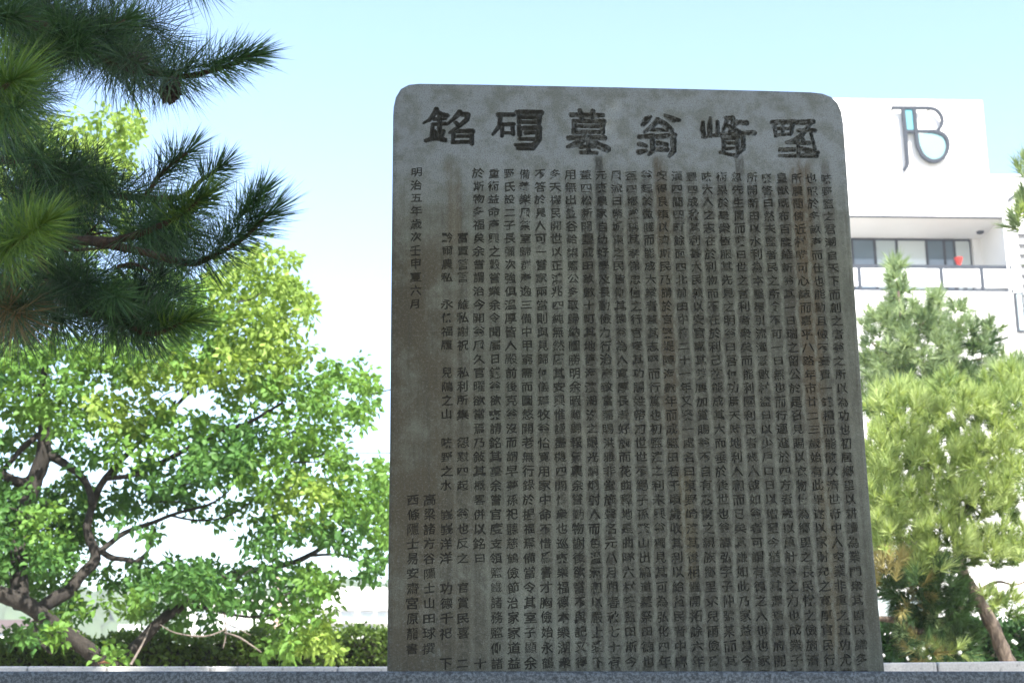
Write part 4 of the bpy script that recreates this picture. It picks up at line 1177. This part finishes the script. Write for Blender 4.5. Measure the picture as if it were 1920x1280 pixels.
# main boughs coming in from the trunk (outside the frame)
nb("bough", [Vector((-2.70,2.85,2.35)), Vector((-1.9,3.0,2.62)), A3((-60,20,3.3)), A3((60,45,3.3)), A3((126,71,3.3)), A3((164,93,3.3)), A3((219,120,3.28)), A3((284,137,3.25)), A3((356,142,3.2)), A3((438,120,3.15)), A3((468,106,3.1))], [.06,.045,.022,.017,.013,.012,.010,.008,.0065,.005,.003])
nb("bough", [Vector((-2.70,2.85,1.95)), Vector((-1.9,3.0,2.1)), A3((-40,420,3.4)), A3((60,440,3.4)), A3((150,450,3.35)), A3((224,449,3.25)), A3((328,410,3.1)), A3((377,372,3.0))], [.055,.045,.02,.017,.013,.010,.006,.003])
nb("bough", [A3((150,450,3.35)), A3((260,470,3.4)), A3((345,492,3.4)), A3((383,487,3.35)), A3((454,449,3.3)), A3((500,405,3.25))], [.012,.010,.009,.008,.0055,.003])
nb("bough", [A3((60,440,3.4)), A3((90,520,3.4)), A3((130,575,3.35)), A3((213,596,3.3)), A3((279,626,3.25)), A3((350,602,3.2))], [.014,.012,.010,.008,.006,.003])
nb("bough", [A3((60,300,3.7)), A3((160,350,3.6)), A3((260,372,3.5)), A3((300,328,3.45)), A3((350,286,3.4))], [.009,.008,.007,.006,.003])
nb("bough", [A3((260,372,3.5)), A3((340,370,3.5)), A3((377,339,3.5)), A3((414,313,3.5))], [.010,.008,.006,.003])
nb("bough", [Vector((-2.66,2.88,2.0)), Vector((-1.8,3.1,2.3)), A3((-60,300,3.7)), A3((60,300,3.7))], [.04,.03,.012,.009])
nb("twig", [A3((164,93,3.3)), A3((180,71,3.25)), A3((234,38,3.2))], [.009,.007,.003])
nb("twig", [A3((-60,500,3.0)), A3((0,470,2.9)), A3((50,440,2.85)), A3((88,416,2.8))], [.011,.009,.006,.003])
nb("twig", [A3((-70,190,2.95)), A3((-20,175,2.85)), A3((16,158,2.75))], [.011,.009,.005])
def tuft(b, t, n, lnpx, mat, wid=0.00125, a0=16, a1=66, ext=0.0, twig=True):
    """needle shoot from pixel-and-depth b to t"""
    B, T = A3(b), A3(t)
    ax = T - B; L = ax.length
    V, F = needles_np(tuple(B), tuple(ax), L*(1+ext), 1.10*lnpx*(0.5*(b[2]+t[2]))/F_PX, int(n*0.85), a0, min(92, a1+6), wid, True, 0.03)
    o = mesh_np("needle_tuft", V, F, mat, None, inv=near.location, tint=np.clip(np.repeat(rng.random(len(V)//5)**1.5, 5)*0.9 + 0.25*(rnd.random()-.3), 0, 1)); o.parent = near
    return o
# prominent shoots (base, tip, count, needle length in px)
tuft((300,140,3.22),(470,104,3.1),560,82,np_g)
tuft((250,128,3.27),(350,142,3.2),300,98,np_d,a0=45,a1=85)
tuft((392,132,3.17),(478,100,3.1),200,62,np_g,a0=10,a1=50)
tuft((175,78,3.25),(240,34,3.2),300,72,np_g)
tuft((150,85,3.3),(250,128,3.28),260,105,np_d,a0=50,a1=88)
tuft((-25,182,2.86),(30,148,2.72),520,128,np_l,a0=8,a1=92,wid=.00135)
tuft((-40,220,2.9),(40,200,2.75),300,140,np_g,a0=20,a1=90)
tuft((0,470,2.9),(92,412,2.78),560,84,np_l,a0=10,a1=84,wid=.00135)
tuft((-60,500,3.0),(20,458,2.86),360,110,np_g,a0=30,a1=90)
tuft((224,449,3.25),(382,368,3.0),640,90,np_g,a0=14,a1=62)
tuft((320,415,3.1),(392,362,2.98),260,72,np_l,a0=10,a1=52)
tuft((383,487,3.35),(506,400,3.25),560,82,np_g,a0=14,a1=64)
tuft((400,470,3.3),(478,372,3.25),330,76,np_g)
tuft((455,440,3.3),(490,362,3.25),220,62,np_g)
tuft((300,328,3.45),(356,282,3.4),300,66,np_g)
tuft((260,372,3.5),(310,325,3.45),220,80,np_d)
tuft((377,339,3.5),(418,310,3.48),280,60,np_g)
tuft((213,596,3.3),(352,600,3.2),560,82,np_g,a0=14,a1=70)
tuft((180,590,3.3),(280,628,3.25),360,92,np_d,a0=30,a1=88)
tuft((300,615,3.24),(358,600,3.19),180,62,np_l,a0=10,a1=50)
tuft((120,574,3.35),(190,556,3.25),320,82,np_g)
tuft((60,560,3.3),(120,600,3.2),280,90,np_d,a0=30,a1=85)
tuft((-30,540,3.1),(30,590,3.0),300,100,np_s,a0=30,a1=85)
tuft((-40,580,3.1),(60,570,3.0),320,95,np_d,a0=30,a1=90)
for k in range(70):          # older shoots inside the bough, behind
    reg = rnd.choice([(40,300,15,140),(40,300,15,140),(-60,120,-40,60),(20,290,300,560),(20,290,300,560),(120,420,360,560),(-60,120,260,620),(-60,120,260,620),(60,300,500,610),(-60,60,100,260)])
    x, y = rnd.uniform(reg[0], reg[1]), rnd.uniform(reg[2], reg[3])
    Y = rnd.uniform(3.5, 4.0)
    a = rnd.gauss(0.3, 0.9)
    tuft((x-30*math.cos(a), y-30*math.sin(a), Y+.05), (x+35*math.cos(a), y+35*math.sin(a), Y-.05), 230, rnd.uniform(80,105), rnd.choice([np_d,np_d,np_g]), a0=25, a1=88)
for k in range(16):          # along the top edge
    x = rnd.uniform(-40, 350); y = rnd.uniform(-95, -30)
    Y = rnd.uniform(3.3, 3.7)
    tuft((x-30, y-10, Y), (x+40, y+15, Y-.05), 230, 90, rnd.choice([np_d,np_g]), a0=20, a1=88)
nb("bough", [Vector((-2.7,2.8,2.9)), Vector((-1.9,3.0,3.1)), A3((-40,-70,3.5)), A3((120,-75,3.5)), A3((260,-60,3.45)), A3((345,-45,3.4))], [.05,.04,.02,.014,.009,.004])
for k in range(8):          # shoots in front of the upper bough
    x, y = rnd.uniform(-50, 190), rnd.uniform(-30, 100); a = rnd.gauss(0.2, 0.8)
    tuft((x-30*math.cos(a), y-30*math.sin(a), 3.2), (x+35*math.cos(a), y+35*math.sin(a), 3.1), 240, rnd.uniform(75,100), rnd.choice([np_d,np_g,np_g]), a0=20, a1=85)
for k in range(6):          # and of the middle ones
    x, y = rnd.uniform(-20, 330), rnd.uniform(410, 560); a = rnd.gauss(0.2, 0.6)
    tuft((x-30*math.cos(a), y-30*math.sin(a), 3.25), (x+35*math.cos(a), y+35*math.sin(a), 3.12), 240, rnd.uniform(75,100), rnd.choice([np_d,np_g,np_g]), a0=20, a1=80)
for k in range(26):
    x0, y0 = rnd.choice([(120,90),(200,110),(60,310),(160,360),(120,470),(220,500),(90,540),(260,400),(20,60)])
    x1, y1 = x0 + rnd.uniform(20,110), y0 + rnd.uniform(-60,60); Y = rnd.uniform(3.45,3.8)
    nb("twig", [A3((x0,y0,Y)), A3(((x0+x1)/2, (y0+y1)/2+rnd.uniform(-10,10), Y)), A3((x1,y1,Y-.05))], [.006,.0045,.002], sides=5)
tuft((215,100,3.1),(262,122,3.04),150,80,np_d,a0=25,a1=80)
tuft((325,494,3.38),(400,482,3.33),220,85,np_g,a0=40,a1=85)
tuft((70,305,3.5),(140,330,3.4),260,90,np_d,a0=25,a1=85)
tuft((130,325,3.5),(200,350,3.4),260,90,np_g,a0=25,a1=80)
tuft((185,355,3.45),(255,365,3.38),240,85,np_d,a0=25,a1=80)
tuft((20,290,3.5),(80,300,3.42),240,95,np_g,a0=25,a1=85)
tuft((290,140,3.08),(330,150,3.02),90,80,np_d,a0=40,a1=85)
# cones
cone_m = simple_mat("pine_cone_scale", (0.030,0.022,0.017), 0.7, var=0.35, scale=60)
def cone(px, py, Y, tilt):
    bm = bmesh.new()
    Lc, Rc = 0.058, 0.024
    bmesh.ops.create_uvsphere(bm, u_segments=10, v_segments=8, radius=1, matrix=Matrix.Diagonal((Rc*0.72, Rc*0.72, Lc/2*0.95, 1)))
    for k in range(60):
        t = (k+0.5)/60; th = k*2.39996; z = (0.5-t)*Lc
        rr = Rc*math.sin(math.pi*(0.12+0.80*t))**0.8
        c, s = math.cos(th), math.sin(th); wv = 0.0072
        p = [(rr*.55*c - wv*.6*s, rr*.55*s + wv*.6*c, z+.004), (rr*.55*c + wv*.6*s, rr*.55*s - wv*.6*c, z+.004), (rr*1.08*c + wv*s, rr*1.08*s - wv*c, z-.003), (rr*1.18*c, rr*1.18*s, z-.006), (rr*1.08*c - wv*s, rr*1.08*s + wv*c, z-.003), (rr*.8*c, rr*.8*s, z-.010)]
        v = [bm.verts.new(q) for q in p]
        for f in ((0,1,2,4),(4,2,3),(0,5,1),(1,5,2),(2,5,3),(3,5,4),(4,5,0)): bm.faces.new([v[i] for i in f])
    o = bm_obj("pine_cone", bm, cone_m)
    p = at(px, py, Y)
    o.parent = near
    o.location = p - near.location; o.rotation_euler = tilt
cone(254, 117, 3.16, (0.3, 1.35, 0.2))
cone(320, 168, 3.12, (0.15, 0.25, 0.0))

# crown overhead: real limbs and needle masses that shade the stone
for tgt in [(0.2,1.6,6.0),(1.6,0.9,6.1),(2.6,1.9,5.9),(1.0,2.6,5.8),(-0.6,0.4,6.2),(1.8,-0.4,6.2),(-0.8,3.0,6.0),(3.2,0.6,6.2),(0.5,-3.5,5.7),(3.0,-3.0,5.8),(-2.5,-3.2,5.8),(4.8,-1.2,5.9),(-3.8,-1,6.0)]:
    s = Vector((-2.3,2.4,rnd.uniform(4.2,5.6))); e = Vector(tgt)
    m1 = s.lerp(e, .35) + Vector((0,0,.35)); m2 = s.lerp(e, .7) + Vector((rnd.uniform(-.2,.2), rnd.uniform(-.2,.2), .2))
    limb("bough", [s, m1, m2, e], [.085,.06,.04,.015], bpbark, near, 7, 0.2)
parts = []
N_CAN = 1700
for k in range(N_CAN):
    x, y = rnd.uniform(-4.5, 5.6), rnd.uniform(-5.5, 3.4)
    z = rnd.uniform(5.2, 6.9) - 0.05*max(0, -y)**1.5
    ax = np.array([rnd.gauss(0,.5), rnd.gauss(0,.5), 0.8])
    parts.append(needles_np((x,y,z), ax, 0.20, 0.20, 150, 10, 88, 0.0085, seg=False))
for k in range(3300):
    x, y = rnd.uniform(-1.8, 4.4), rnd.uniform(-1.6, 3.4)
    parts.append(needles_np((x, y, rnd.uniform(5.3, 7.0)), np.array([rnd.gauss(0,.5), rnd.gauss(0,.5), 0.8]), 0.20, 0.20, 130, 10, 88, 0.0085, seg=False))
V, F = cat_np(parts)
o = mesh_np("crown", V, F, np_g, None, inv=near.location); o.parent = near; tag(o, kind="stuff")

# ------------------------------------------------------------------ summer haze
hz = bpy.data.materials.new("summer_haze"); hz.use_nodes = True
ht = hz.node_tree; ht.nodes.remove(ht.nodes["Principled BSDF"])
pv = ht.nodes.new("ShaderNodeVolumePrincipled"); pv.inputs["Density"].default_value = 0.0009; pv.inputs["Color"].default_value = (0.92, 0.95, 1.0, 1)
ht.links.new(pv.outputs[0], ht.nodes["Material Output"].inputs["Volume"])
haze = box_obj("haze", (-760, 760, -760, 760, -1, 30), hz)
tag(haze, kind="stuff")
